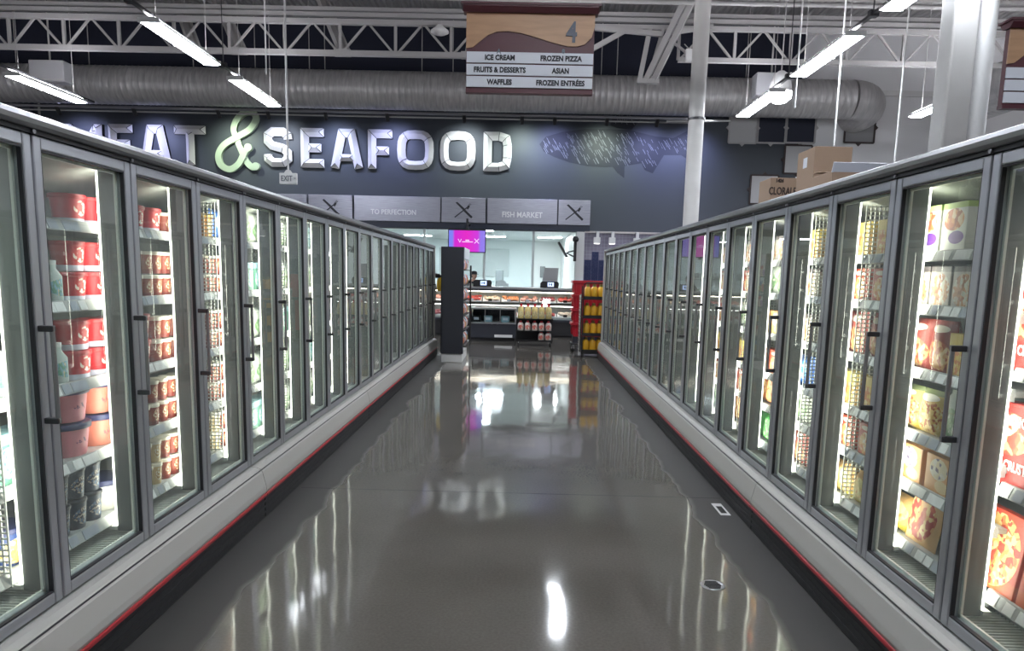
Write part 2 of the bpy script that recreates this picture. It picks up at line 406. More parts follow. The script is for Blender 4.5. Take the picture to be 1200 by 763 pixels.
# big twin brace beside the aisle sign
b = MB()
for dx in (0, .17): b.bar((2.60 + dx, 17.0, 5.85), (3.75 + dx, 16.6, 8.4), .11, .12, TRUSS)
b.bar((2.48, 16.98, 5.9), (2.66, 16.98, 7.0), .1, .08, TRUSS).bar((2.75, 16.98, 6.2), (2.95, 16.98, 7.0), .07, .08, TRUSS)
b.box(2.42, 2.9, 16.93, 17.06, 5.82, 5.92, TRUSS)
tag(b.build('twin_brace'), 'heavy double angle brace slanting up to right beside aisle sign, left of white column', 'brace')
b = MB().bar((1.05, 16.95, 6.30), (2.2, 16.95, 6.95), .08, .1, TRUSS).bar((1.10, 17, 6.98), (2.9, 16.9, 6.82), .08, .1, TRUSS).bar((3.0, 16.9, 6.85), (4.0, 16.9, 7.0), .08, .1, TRUSS).bar((2.95, 16.9, 6.8), (3.75, 16.9, 6.25), .05, .05, TRUSS)
b.box(1.0, 1.4, 16.9, 17.0, 6.24, 6.36, TRUSS)
tag(b.build('knee_brace'), 'slim grey knee braces between the two truss ends behind aisle sign', 'brace')
tag(MB().box(3.42, 3.56, 16.75, 16.87, 6.25, 6.5, WHITE, .01).bar((3.49, 16.8, 6.5), (3.4, 16.87, 6.62), .02, .02, TRUSS).build('emergency_light'), 'small tilted white box fixed to the thin brace left of white column', 'box')
# dome sensor on the girder
b = MB().cyl((-1.92, 16.9, 6.98), (-1.92, 16.9, 6.9), .04, TRUSS).lathe([(.05, .0), (.11, -.06), (.19, -.12), (.20, -.16), (.12, -.2), (.02, -.21)], (-1.92, 16.9, 6.93), WHITE)
tag(b.build('dome_sensor'), 'small pale dome hanging from girder truss left of aisle sign', 'sensor')

# ------------------------------------------------------------------ air ducts
DUCT = ramp_noise_mat('galvanised duct', (0.38, 0.37, 0.375), (0.50, 0.49, 0.49), 3, .42, (6, 1, 1), metal=.4)
duct = empty('air_duct', 'large round galvanised duct running across above the slate wall', 'duct', (0, 19.8, 6.22))
def ribbed(mb, pts, r, step, m):
    # spiral-seam tube: rings with small raised seams
    P = [Vector(p) for p in pts]; out = []; rs = []
    for i in range(len(P) - 1):
        L = (P[i + 1] - P[i]).length; n = max(1, int(L / step))
        for k in range(n):
            a = P[i].lerp(P[i + 1], k / n); b2 = P[i].lerp(P[i + 1], (k + .86) / n); c2 = P[i].lerp(P[i + 1], (k + .93) / n)
            out += [a, b2, c2]; rs += [r, r, r * 1.018]
    out.append(P[-1]); rs.append(r)
    mb.tube(out, rs, m, n=28)
b = MB(); ribbed(b, [(-21.8, 0, 0), (8.3, 0, 0)], .47, .16, DUCT); b.build('duct_run', duct)
b = MB(); el = [(8.3 + .62 * math.sin(a), .62 - .62 * math.cos(a), -.12 * (a / (PI / 2)) ** 2) for a in [PI / 2 * k / 8 for k in range(9)]]; el.append((8.92, 1.15, -.12))
b.tube(el, [.48] * 10, DUCT, n=28); b.build('duct_elbow', duct)
for k, x in enumerate((-13.2, -11.3, -8.6, -7.0, -5.6, -5.2, -2.7, -1.9, 1.9, 2.3, 4.6, 5.6, 6.9)):
    MB().cyl((x, 0, .46), (x, 0, 2.25), .012, TRUSS, n=6).build('duct_hanger', duct)
d2 = empty('air_duct', 'round galvanised duct running along the right side towards the viewer', 'duct', (11.2, 19.6, 6.2))
b = MB(); ribbed(b, [(0, -.1, 0), (0, -17, 0)], .57, .2, DUCT); b.build('duct_run', d2)
b = MB(); b.tube([(0, -.1, 0), (0, .1, -.02), (0, .35, -.12), (0, .5, -.3), (0, .55, -.55)], [.575, .575, .56, .54, .52], DUCT, n=28); b.build('duct_elbow', d2)
tag(MB().box(7.6, 21.8, 20.9, 20.99, 6.60, 6.74, WHITE).build('white_beam'), 'long white horizontal beam on light grey wall above the duct elbow', 'beam')
# conduit rail below the duct with wall washers
rail = empty('wash_light_rail', 'thin horizontal conduit below the duct carrying small wall lights', 'rail', (0, 19.75, 5.66))
MB().cyl((-14, 0, 0), (4.5, 0, 0), .035, RAIL, n=8).cyl((-14, .1, -.08), (4.3, .1, -.08), .02, TRUSS, n=8).build('conduit', rail)
for k, (x, c) in enumerate(((-12.2, (.45, .5, 1)), (-10.2, (.45, .5, 1)), (-8.0, (.8, 1, .7)), (-6.7, (.7, .8, 1)), (-5.2, (.5, .6, 1)), (-3.6, (.42, .48, 1)), (-1.6, (.8, .95, 1)), (-.1, (.75, .95, .85)), (.75, (.4, .45, 1)), (2.1, (.8, 1, .75)), (3.4, (.4, .45, 1)), (4.5, (.42, .48, 1)))):  # lamp over the S is added to brighten that letter
    hd = MB().cyl((x, .0, -.02), (x, .14, -.17), .05, BLACK, n=10).cyl((x, 0, .02), (x, 0, -.05), .015, BLACK, n=6).build('lamp_head', rail)
    L = bpy.data.lights.new('wall_wash', 'SPOT'); L.energy = WASH_E; L.color = tuple(.35 + .65 * q for q in c) if max(c) - min(c) < .4 else tuple(.18 + .82 * q for q in c); L.spot_size = math.radians(110); L.spot_blend = 1.0; L.shadow_soft_size = .06
    lo = bpy.data.objects.new('wall_wash', L); COL.objects.link(lo); lo.parent = hd; lo.location = (x, .18, -.21)
    lo.rotation_euler = Vector((0, 1.05, -.80)).to_track_quat('-Z', 'Y').to_euler()
# pipe bracket to the right of the rail
tag(MB().bar((3.6, 19.6, 5.55), (5.25, 19.6, 5.6), .06, .04, TRUSS).bar((5.2, 19.6, 5.6), (3.38, 15.12, 4.68), .035, .035, TRUSS).build('rail_strut'), 'thin grey strut reaching from the wall light rail to the white column', 'strut')
# two boxes hanging in the roof space
for x, z0, z1, lb in ((-10.95, 5.72, 6.18, 'pale grey square box hanging below the girder truss at far left'), (5.55, 5.72, 6.22, 'pale box hanging behind the angled ceiling lights left of duct end')):
    hb = empty('hanging_box', lb, 'box', (x, 17.6, z0))
    MB().box(-.38, .42, -.2, .2, 0, z1 - z0, mat('pale grey metal', (.36, .36, .38), .5), .02).box(-.36, .40, -.215, -.2, .02, .05, TRUSS).build('housing', hb)
    MB().cyl((0, 0, z1 - z0), (0, 0, 8.5 - z0), .02, TRUSS, n=6).build('hanger', hb)

# ------------------------------------------------------------------ ceiling light fixtures
def fixture_meshes():
    body = MB().prism([(-.15, 0), (.15, 0), (.09, .075), (-.09, .075)], 'y', -1.12, 1.12, WHITE)
    body.box(-.16, .16, -1.14, -1.12, -.012, .06, WHITE).box(-.16, .16, 1.12, 1.14, -.012, .06, WHITE).box(-.16, .16, -.012, .012, -.022, .0, WHITE)
    dif = MB().prism([(-.145, -.001), (.145, -.001), (.11, -.018), (-.11, -.018)], 'y', -1.118, 1.118, FIX)
    return body, dif
fb, fd = fixture_meshes()
fixture = empty('ceiling_light', 'x', 'ceiling light', (-5.65, 12.65, 5.2))
fb.build('housing', fixture); fd.build('diffuser', fixture)
MB().box(-.085, .085, -1.1, 1.1, .0755, .079, UPG).build('added_uplight', fixture)  # emissive strip added on the housing to light the roof above
for sy_c in (-.9, .9): MB().cyl((0, sy_c, .07), (0, sy_c, 3.28), .006, TRUSS, n=5).build('suspension_cable', fixture)
fixture['label'] = 'long ceiling light crossing the truss above the left wall word'
G = 'long ceiling lights'
fixture['group'] = G
for (x, y, z, lb) in ((-5.63, 15.92, 5.2, 'long ceiling light over the T of the wall lettering'),
                      (-10.0, 15.95, 5.2, 'long ceiling light at far left, in front of the duct'),
                      (4.83, 16.0, 5.2, 'long ceiling light right of the white round column, smallest of its slanting row'),
                      (4.83, 12.65, 5.2, 'long ceiling light right of aisle sign, middle of its slanting row'),
                      (4.83, 9.35, 5.2, 'long ceiling light cut by the top of the picture on the right'),
                      (.40, 8.65, 5.22, 'ceiling light seen end on just above the aisle sign'),
                      (.86, 14.3, 5.2, 'ceiling light peeping out below the aisle sign'),
                      (8.5, 15.7, 5.2, 'ceiling light partly hidden behind the thick square column'),
                      (-5.65, 9.35, 5.2, 'ceiling light of left row, outside the top of the picture'),
                      (.5, 3.5, 5.2, 'ceiling light over the aisle above the viewer'),
                      (.5, -1.5, 5.2, 'ceiling light over the aisle behind the viewer'),
                      (-5.65, 3.5, 5.2, 'ceiling light of left row level with the viewer'),
                      (4.83, 3.5, 5.2, 'ceiling light of right row level with the viewer'),
                      (9.8, 12.65, 5.2, 'added unseen ceiling light over the next aisle on the right, middle of its row'), (13.0, 16.0, 5.2, 'added ceiling light outside the picture near the light grey wall'), (14.8, 12.6, 5.2, 'added unseen ceiling light over the second aisle to the right, middle one'),  # unseen fixtures added to brighten the light grey wall
                      (14.8, 9.3, 5.2, 'added unseen ceiling light over the second aisle to the right, nearer one'), (14.8, 15.7, 5.2, 'added unseen ceiling light over the second aisle to the right, further one'),  # out-of-view pair added for more light on the right
                      (-14.8, 9.3, 5.2, 'added unseen ceiling light over the second aisle to the left, nearer one'), (-14.8, 15.7, 5.2, 'added unseen ceiling light over the second aisle to the left, further one'),  # matching out-of-view pair on the left, added as extra light
                      (9.8, 9.3, 5.2, 'ceiling light over the next aisle on the right'),
                      (-10.0, 9.3, 5.2, 'ceiling light over the next aisle on the left')):
    copy_thing(fixture, (x, y, z), 0, lb, G)
for x, lb in ((-5.65, 'dark hanging channel joining the lights of left slanting row'), (4.83, 'dark hanging channel joining the lights of right slanting row'), (-10.0, 'dark hanging channel above the light at far left')):
    r_ = empty('light_channel', lb, 'rail', (x, 0, 5.30))
    MB().box(-.03, .03, -2, 17.6, .0, .04, HANDLE).build('channel', r_)
    for y in (1, 5, 8, 11, 14.3): MB().cyl((0, y, .04), (0, y, 3.2), .01, HANDLE, n=6).box(-.06, .06, y - .05, y + .05, -.02, .07, HANDLE).build('hanger', r_)
hb = empty('high_bay_lamp', 'round glowing high bay lamp left of the smallest slanting light', 'lamp', (5.25, 16.0, 5.45))
MB().lathe([(.06, .42), (.14, .36), (.2, .2), (.24, 0)], (0, 0, 0), WHITE).cyl((0, 0, .4), (0, 0, 2.95), .012, TRUSS, n=6).build('shade', hb)
MB().lathe([(.235, 0), (.22, -.12), (.12, -.2), (.02, -.21)], (0, 0, 0), FIX).build('bulb', hb)

# ------------------------------------------------------------------ columns
cm = ramp_noise_mat('white column paint', (.50, .49, .48), (.56, .55, .54), 2, .4)
tag(MB().cyl((3.33, 15, 0), (3.33, 15, 8.5), .15, cm, n=28).build('round_column'), 'tall white round column rising behind the right freezer row', 'column', kind='structure')
tag(MB().cyl((3.33, 15, 4.66), (3.33, 15, 4.70), .17, HANDLE, n=28).build('column_clamp'), 'thin dark clamp ring around the white round column', 'clamp')
tag(MB().box(4.82, 5.12, 8.9, 9.2, 0, 8.5, cm, .03).build('square_column'), 'thick white square column behind right freezer row, next to a pipe', 'column', kind='structure')
tag(MB().cyl((5.27, 9.05, 0), (5.27, 9.05, 8.5), .115, WHITE, n=24).cyl((5.27, 9.05, 3.30), (5.27, 9.05, 3.22), .125, WHITE, n=24).build('downpipe'), 'white pipe standing against right side of the thick square column', 'pipe')

# ------------------------------------------------------------------ aisle signs
MAROON = mat('maroon painted wood', (0.085, 0.018, 0.028), .45)
TAN = ramp_noise_mat('tan wood board', (.42, .24, .13), (.50, .29, .16), 3, .45, (1, 1, 8))
NUM = mat('slate number', (.10, .11, .14), .5)
PAPER = mat('white sign strip', (.66, .68, .74), .5)
INK = mat('black ink', (.02, .02, .03), .6)
def aisle_sign(loc, label, num, rows, side_letters):
    s = empty('aisle_sign', label, 'sign', loc)
    MB().box(-.575, .575, -.02, .04, .0, .70, MAROON, .004).build('backboard', s)
    # tan panel with a wave-shaped lower edge
    pts = [(-.575, .66), (.575, .66)]
    ctrl = [(.575, .56), (.55, .47), (.49, .41), (.42, .39), (.34, .39), (.2, .42), (.06, .46), (-.08, .495), (-.2, .51), (-.3, .505), (-.38, .475), (-.45, .42), (-.51, .37), (-.575, .36)]
    MB().prism(pts + ctrl, 'y', -.032, -.02, TAN).build('wave_panel', s)
    MB().prism([(-.06, .66), (-.10, .70), (-.10, .715), (.08, .715), (.08, .70), (.04, .66)], 'x', -.60, .60, MAROON).box(-.62, .62, -.11, .09, .712, .73, MAROON).build('crown_moulding', s)
    MB().box(-.575, .575, -.035, .045, -.02, .012, MAROON).build('bottom_rail', s)
    for k, (a, b_) in enumerate(rows):
        z = .285 - k * .105
        st = MB().box(-.57, .57, -.034, -.02, z - .046, z + .046, PAPER).build('name_strip', s)
        if a: text('lettering', a, .062, INK, (-.27, -.035, z - .004), parent=st, bold=.0024, sx=.88)
        if b_: text('lettering', b_, .062, INK, (.28, -.035, z - .004), parent=st, bold=.0024, sx=.88)
    if num:
        text('aisle_number', num, .24, NUM, (.37, -.034, .50), parent=s, bold=.006, depth=.006, sx=.8)
        for ch, x, z in side_letters: text('side_letter', ch, .055, NUM, (x, -.03, z), parent=s, bold=.002)
    for x in (-.4, .4): MB().cyl((x, 0, .73), (x, 0, 8.5 - loc[2]), .004, TRUSS, n=5).build('hanging_wire', s)
    return s
aisle_sign((.022, 7.0, 3.245), 'hanging aisle sign with number 4 over the middle of the aisle', '4',
           [('ICE CREAM', 'FROZEN PIZZA'), ('FRUITS & DESSERTS', 'ASIAN'), ('WAFFLES', 'FROZEN ENTRÉES')], [('8', .30, .345), ('A', -.28, .335)])
aisle_sign((4.86, 7.0, 3.20), 'hanging aisle sign cut by right edge of the picture', '', [('DI', ''), ('SO', ''), ('E', '')], [])

# exit sign on its stem
s = empty('exit_sign', 'small white exit sign hanging on a thin pipe in front of letter S', 'sign', (-3.76, 12, 2.94))
MB().box(-.14, .14, -.03, .03, 0, .175, WHITE, .008).prism([(-.06, .175), (.06, .175), (.03, .22), (-.03, .22)], 'y', -.025, .025, WHITE).build('housing', s)
text('lettering', 'EXIT', .12, mat('grey lettering', (.16, .17, .2), .5), (-.02, -.032, .085), parent=s, bold=.002, sx=.75)
text('arrow', '>', .07, mat('grey lettering', (.16, .17, .2), .5), (.11, -.032, .09), parent=s)
MB().cyl((0, 0, .2), (0, 0, 5.5), .016, WHITE, n=8).build('stem', s)
for x, z0, lb in ((-4.75, 5.1, 'thin pale cable hanging left of the exit sign stem'), (5.0, 3.3, 'thin white rod hanging in front of the duct, left of a matching rod'), (6.0, 3.3, 'thin white rod hanging in front of the duct end, right of its twin'), (4.32, 4.35, 'thin white rod ending at pale square wall panel right of round column')):
    tag(MB().cyl((x, 14 if x < 0 else 12.4, z0), (x, 14 if x < 0 else 12.4, 8.5), .014, WHITE, n=6).build('hanging_rod'), lb, 'rod')

# ------------------------------------------------------------------ MEAT & SEAFOOD letters
LETTER = mat('bevelled white metal', (.86, .84, .84), .35, .05)
LSIDE = mat('dark letter return', (.012, .014, .02), .5)
def ridge(mb, pts, w, h, y0=0.0, closed=False):
    """A stroke with a raised ridge along its middle, mitred corners and hipped ends; pts are (x,z)."""
    P = [Vector((p[0], p[1])) for p in pts]; n = len(P)
    Lf, Rt = [], []
    for i in range(n):
        if closed: a, b = P[i - 1], P[(i + 1) % n]; d1 = (P[i] - a).normalized(); d2 = (b - P[i]).normalized()
        else:
            d1 = (P[i] - P[i - 1]).normalized() if i else (P[1] - P[0]).normalized()
            d2 = (P[i + 1] - P[i]).normalized() if i < n - 1 else d1
        n1 = Vector((-d1.y, d1.x)); n2 = Vector((-d2.y, d2.x)); nn = (n1 + n2)
        nn = nn.normalized(); k = min(1.9, 1 / max(.3, nn.dot(n1)))
        Lf.append(P[i] + nn * k * w / 2); Rt.append(P[i] - nn * k * w / 2)
    mid = [p.copy() for p in P]
    if not closed:
        mid[0] = P[0] + (P[1] - P[0]).normalized() * w * .5; mid[-1] = P[-1] - (P[-1] - P[-2]).normalized() * w * .5
    T = .07
    vs = [(p.x, y0, p.y) for p in Lf] + [(p.x, y0 - h, p.y) for p in mid] + [(p.x, y0, p.y) for p in Rt] + [(p.x, y0 + T, p.y) for p in Lf] + [(p.x, y0 + T, p.y) for p in Rt]
    fs = []; sd = []
    for i in range(n if closed else n - 1):
        j = (i + 1) % n
        fs += [(i, j, n + j, n + i), (n + i, n + j, 2 * n + j, 2 * n + i)]
        sd += [(i, 3 * n + i, 3 * n + j, j), (2 * n + i, 2 * n + j, 4 * n + j, 4 * n + i)]
    if not closed:
        fs += [(0, n, 2 * n), (n - 1, 3 * n - 1, 2 * n - 1)]; sd += [(0, 2 * n, 4 * n, 3 * n), (n - 1, 3 * n - 1, 5 * n - 1, 4 * n - 1)]
    mb.add(vs, fs, LETTER); mb.add(vs, sd, LSIDE)
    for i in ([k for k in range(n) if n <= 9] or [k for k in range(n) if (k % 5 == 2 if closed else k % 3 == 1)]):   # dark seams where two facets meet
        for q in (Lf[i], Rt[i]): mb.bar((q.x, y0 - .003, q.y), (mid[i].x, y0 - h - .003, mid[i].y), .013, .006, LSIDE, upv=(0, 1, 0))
def letter(ch, x0, x1, zb, zt, label):
    mb = MB(); W_ = x1 - x0; H = zt - zb; w = .235; e = w / 2; h = .105
    r = lambda *p: ridge(mb, p, w, h)
    if ch == 'E':
        r((W_, H - e), (e, H - e), (e, e), (W_, e)); ridge(mb, [(w * .9, H / 2), (W_ * .88, H / 2)], w, h)
    elif ch == 'F':
        r((W_, H - e), (e, H - e), (e, 0)); ridge(mb, [(w * .9, H / 2 - .04), (W_ * .86, H / 2 - .04)], w, h)
    elif ch == 'A':
        r((e * .95, 0), (W_ / 2 - .13, H - e), (W_ / 2 + .13, H - e), (W_ - e * .95, 0)); ridge(mb, [(W_ * .28, H * .27), (W_ * .72, H * .27)], w * .8, h)
    elif ch == 'T':
        r((0, H - e), (W_, H - e)); ridge(mb, [(W_ / 2, H - e * 1.2), (W_ / 2, 0)], w, h)
    elif ch == 'M':
        r((e, 0), (e, H - .02)); r((W_ - e, 0), (W_ - e, H - .02)); r((e * 1.3, H - e), (W_ / 2, H * .30), (W_ - e * 1.3, H - e))
    elif ch == 'S':
        c = [(W_ - e * .9, H * .70), (W_ - e, H * .80), (W_ * .68, H - e), (W_ * .32, H - e), (e, H * .80), (e, H * .65), (W_ * .3, H * .54), (W_ * .7, H * .47), (W_ - e, H * .36), (W_ - e, H * .21), (W_ * .68, e), (W_ * .32, e), (e, H * .21), (e * .9, H * .32)]
        ridge(mb, c, w, h)
    elif ch in 'OQ':
        N_ = 20; c = []
        for k in range(N_):
            a = 2 * PI * k / N_; ca, sa = math.cos(a), math.sin(a); q = .62
            c.append((W_ / 2 + (W_ / 2 - e) * math.copysign(abs(ca) ** q, ca), H / 2 + (H / 2 - e) * math.copysign(abs(sa) ** q, sa)))
        ridge(mb, c, w, h, closed=True)
    elif ch == 'D':
        c = [(e, e), (W_ * .55, e), (W_ * .80, e + .06), (W_ - e, H * .34), (W_ - e, H * .66), (W_ * .80, H - e - .06), (W_ * .55, H - e), (e, H - e)]
        ridge(mb, c, w, h, closed=True)
    o = mb.build('letter_' + ch.lower()); o.location = (x0, YW - .075, zb)
    tag(o, label, 'letter', 'faceted metal letters on the slate wall')
def px2x(px): return (px - 609) / 860 * YW * 1.0
ZB, ZT = 4.40, 5.46
LET = [('M', -12.78, -11.70, 'faceted metal letter M starting the left word on slate wall'),
       ('E', -11.53, -10.85, 'faceted metal letter E between M and A in the left word'),
       ('A', -10.66, -9.80, 'faceted metal letter A of the left word, between E and T'),
       ('T', -9.70, -8.82, 'faceted metal letter T just left of the green ampersand'),
       ('S', -7.22, -6.44, 'faceted metal letter S just right of the green ampersand'),
       ('E', -6.20, -5.55, 'faceted metal letter E between S and A of the right word'),
       ('A', -5.37, -4.48, 'faceted metal letter A of right word, between E and F'),
       ('F', -4.34, -3.66, 'faceted metal letter F in the middle of the right word'),
       ('O', -3.53, -2.52, 'faceted metal letter O right after the F'),
       ('O', -2.35, -1.36, 'second faceted metal letter O, just before the D'),
       ('D', -1.15, -.37, 'faceted metal letter D ending the right word')]
for ch, a, b_, lb in LET: letter(ch, a, b_, ZB, ZT, lb)
# ampersand: a flat pale green ribbon in script
AMP = mat('pale green letter', (.46, .56, .42), .5)
ctrl = [(-7.44, 4.40), (-7.55, 4.38), (-7.70, 4.50), (-7.83, 4.78), (-7.97, 5.14), (-8.04, 5.40), (-7.93, 5.66), (-7.72, 5.83), (-7.50, 5.83), (-7.42, 5.66), (-7.60, 5.38), (-7.98, 5.16), (-8.32, 4.95), (-8.48, 4.68), (-8.42, 4.42), (-8.17, 4.31), (-7.92, 4.46), (-7.75, 4.76), (-7.64, 4.90)]
def catmull(c, n=6):
    out = []
    for i in range(len(c) - 1):
        p0 = Vector(c[max(i - 1, 0)]); p1 = Vector(c[i]); p2 = Vector(c[i + 1]); p3 = Vector(c[min(i + 2, len(c) - 1)])
        for k in range(n):
            t_ = k / n; out.append(.5 * ((2 * p1) + (-p0 + p2) * t_ + (2 * p0 - 5 * p1 + 4 * p2 - p3) * t_ ** 2 + (-p0 + 3 * p1 - 3 * p2 + p3) * t_ ** 3))
    out.append(Vector(c[-1])); return out
mb = MB(); cc = catmull(ctrl)
def ribbon(mb, P, w, y0, y1, m):
    vs = []
    for i, p in enumerate(P):
        d = (P[min(i + 1, len(P) - 1)] - P[max(i - 1, 0)]).normalized(); nn = Vector((-d.y, d.x)) * w / 2
        yy = y0 - .0006 * i; vs += [(p.x + nn.x, yy, p.y + nn.y), (p.x - nn.x, yy, p.y - nn.y), (p.x + nn.x, y1, p.y + nn.y), (p.x - nn.x, y1, p.y - nn.y)]
    fs = []
    for i in range(len(P) - 1):
        a, b_ = i * 4, i * 4 + 4
        fs += [(a, a + 1, b_ + 1, b_), (a + 2, b_ + 2, b_ + 3, a + 3), (a, b_, b_ + 2, a + 2), (a + 1, a + 3, b_ + 3, b_ + 1)]
    fs += [(0, 2, 3, 1), (len(vs) - 4, len(vs) - 3, len(vs) - 1, len(vs) - 2)]
    mb.add(vs, fs, m)
ribbon(mb, cc, .165, YW - .07, YW - .005, AMP)
AMPB = mb
for p in (ctrl[0], ctrl[-1]): mb.cyl((p[0], YW - .145, p[1]), (p[0], YW - .005, p[1]), .105, AMP, n=20)
tag(mb.build('ampersand'), 'pale green script ampersand between the two metal words on the slate wall', 'letter')

# ------------------------------------------------------------------ fish mural painted on the wall
FISH = mat('fish mural dark paint', (.020, .024, .036), .6)
HATCH = mat('fish mural chalk lines', (.20, .215, .25), .6)
fish = empty('fish_mural', 'large painted fish in white hatching right of the letters on slate wall', 'mural', (0, YW - .001, 0))
def fpx(x, y): return ((x - 609) / 860 * YW + .0, 1.6 + (322 + (x - 609) * .0226 - y) / 860 * YW * 1.012)
body = [(625, 178), (632, 170), (650, 165), (675, 162), (700, 162), (725, 163), (755, 170), (775, 172), (803, 158), (797, 182), (806, 204), (785, 190), (765, 190), (758, 192), (740, 199), (720, 202), (700, 203), (680, 202), (660, 198), (642, 192), (630, 186)]
fins = [[(704, 158), (706, 148), (714, 138), (724, 144), (737, 152), (728, 163), (712, 161)], [(708, 202), (722, 200), (722, 215), (714, 209)], [(738, 193), (766, 190), (754, 210), (745, 206)], ]
mb = MB()
mb.prism([fpx(*p) for p in body], 'y', -.006, 0, FISH)
for f_ in fins: mb.prism([fpx(*p) for p in f_], 'y', -.007, 0, FISH)
mb.build('silhouette', fish)
def inside(x, y, poly):
    c = False; j_ = len(poly) - 1
    for i in range(len(poly)):
        if (poly[i][1] > y) != (poly[j_][1] > y) and x < (poly[j_][0] - poly[i][0]) * (y - poly[i][1]) / (poly[j_][1] - poly[i][1]) + poly[i][0]: c = not c
        j_ = i
    return c
mb = MB(); rr = random.Random(3)
for k in range(620):
    x = rr.uniform(625, 806); y = rr.uniform(138, 215)
    if not any(inside(x, y, q) and inside(x + 4, y + 6, q) for q in [body] + fins): continue
    L_ = rr.uniform(2, 8); a = fpx(x, y); b_ = fpx(x + L_ * .62, y + L_)
    mb.bar((a[0], -.009, a[1]), (b_[0], -.009, b_[1]), .012, .004, HATCH, upv=(0, 1, 0))
tag(mb.build('hatching', fish), kind='stuff')

# ------------------------------------------------------------------ brushed steel panels over the opening
BRUSH = ramp_noise_mat('brushed steel panel', (.30, .30, .35), (.44, .44, .50), 3, .34, (1, 1, 60), metal=.8)
ICON = mat('black icon', (.015, .015, .02), .5)
def icon(par, w):
    mb = MB()
    # knife
    mb.prism([(-.22, .20), (-.17, .22), (.06, .02), (.02, -.03)], 'y', -.03, -.02, ICON); mb.bar((.02, -.025, .0), (.24, -.025, -.20), .06, .01, ICON, upv=(0, 1, 0))
    # fork
    mb.bar((-.24, -.032, -.20), (.10, -.032, .07), .03, .008, ICON, upv=(0, 1, 0)); mb.prism([(.08, .05), (.13, .02), (.18, .10), (.16, .13), (.11, .11)], 'y', -.036, -.028, ICON)
    mb.bar((.14, -.032, .10), (.22, -.032, .17), .012, .008, ICON, upv=(0, 1, 0)).bar((.12, -.032, .11), (.19, -.032, .19), .012, .008, ICON, upv=(0, 1, 0))
    o = mb.build('crossed_cutlery', par); o.location = (w / 2, 0, .34); return o
panels = [(-9.8, -8.35, None, 'brushed steel panel at far left of the row, mostly behind the freezers'), (-8.33, -7.30, None, 'plain steel panel left of first crossed cutlery panel'), (-6.95, -6.0, None, None)]
def steel(x0, x1, lb, kind):
    p = empty('steel_sign', lb, 'panel', (x0, YW - .06, 3.0), group='brushed steel panels under the wall letters')
    MB().box(.008, x1 - x0 - .008, -.02, .05, 0, .68, BRUSH, .006).build('sheet', p)
    if kind == 'icon': icon(p, x1 - x0)
    elif kind:
        for body_, sz, z, dx in kind: text('lettering', body_, sz, WHITE, ((x1 - x0) / 2 + dx, -.03, z), parent=p, bold=.004, sx=.9)
steel(-9.3, -7.12, 'brushed steel panel partly hidden by left freezer row, left of the others', None)
steel(-7.08, -6.05, 'steel panel with crossed cutlery nearest the left freezer row', None)
steel(-6.02, -4.78, 'steel panel with crossed cutlery left of the words to perfection', 'icon')
steel(-4.74, -2.32, 'wide steel panel reading to perfection', [('TO PERFECTION', .19, .24, -.1)])
steel(-2.30, -1.06, 'steel panel with crossed cutlery between the two worded panels', 'icon')
steel(-1.02, .94, 'wide steel panel reading fish market', [('FISH MARKET', .21, .24, 0)])
steel(.96, 1.86, 'steel panel with crossed cutlery at right end of the row', 'icon')
tag(MB().box(-9.3, 1.86, YW - .04, YW, 2.84, 2.99, mat('dark blue trim', (.02, .025, .045), .4)).build('trim_4'), kind='structure')

# ------------------------------------------------------------------ jigsaw wall squares
GREYP = mat('grey wall panel', (.50, .50, .51), .6); LINEP = mat('pale outline', (.45, .44, .45), .6); NAVYP = mat('navy wall panel', (.014, .018, .036), .6); BROWNP = mat('dark brown outline', (.05, .035, .035), .6); MIDP = mat('mid grey wall panel', (.30, .30, .31), .6)
def wall_square(xp, yp, xq, yq, face, edge, lb, notch=1):
    x0, z1 = fpx(xp, yp); x1, z0 = fpx(xq, yq)
    mb = MB(); mb.box(x0, x1, YW - .03, YW, z0, z1, face)
    t_ = .045; 
    for a, b_ in (((x0, z0), (x1, z0)), ((x1, z0), (x1, z1)), ((x1, z1), (x0, z1)), ((x0, z1), (x0, z0))):
        mb.bar((a[0], YW - .035, a[1]), (b_[0], YW - .035, b_[1]), t_, .03, edge, upv=(0, 1, 0))
    cx, cz = (x0 + x1) / 2, (z0 + z1) / 2; q = .09
    for (px_, pz_, dx, dz) in ((cx, z1, 0, 1), (cx, z0, 0, -1), (x0, cz, -1, 0), (x1, cz, 1, 0)):
        mb.prism([(px_ - q * (dz != 0), pz_ - q * (dx != 0)), (px_ + q * (dz != 0), pz_ + q * (dx != 0)), (px_ + dx * q, pz_ + dz * q)], 'y', YW - .045, YW, edge)
    tag(mb.build('wall_square'), lb, 'wall panel', 'jigsaw edged squares on the back wall')
wall_square(837, 145, 868, 178, GREYP, LINEP, 'light grey jigsaw edged square just right of the round column')
wall_square(869, 145, 900, 178, NAVYP, LINEP, 'navy jigsaw square between the light grey square and another navy one')
wall_square(901, 145, 933, 178, NAVYP, LINEP, 'navy jigsaw square at the edge of the slate wall')
wall_square(901, 180, 931, 211, GREYP, BROWNP, 'light grey jigsaw square above the lettered carton')
wall_square(865, 212, 896, 244, GREYP, BROWNP, 'light grey jigsaw square just left of the lettered carton')
wall_square(966, 145, 999, 178, MIDP, BROWNP, 'mid grey square with black edge above the stacked cartons')
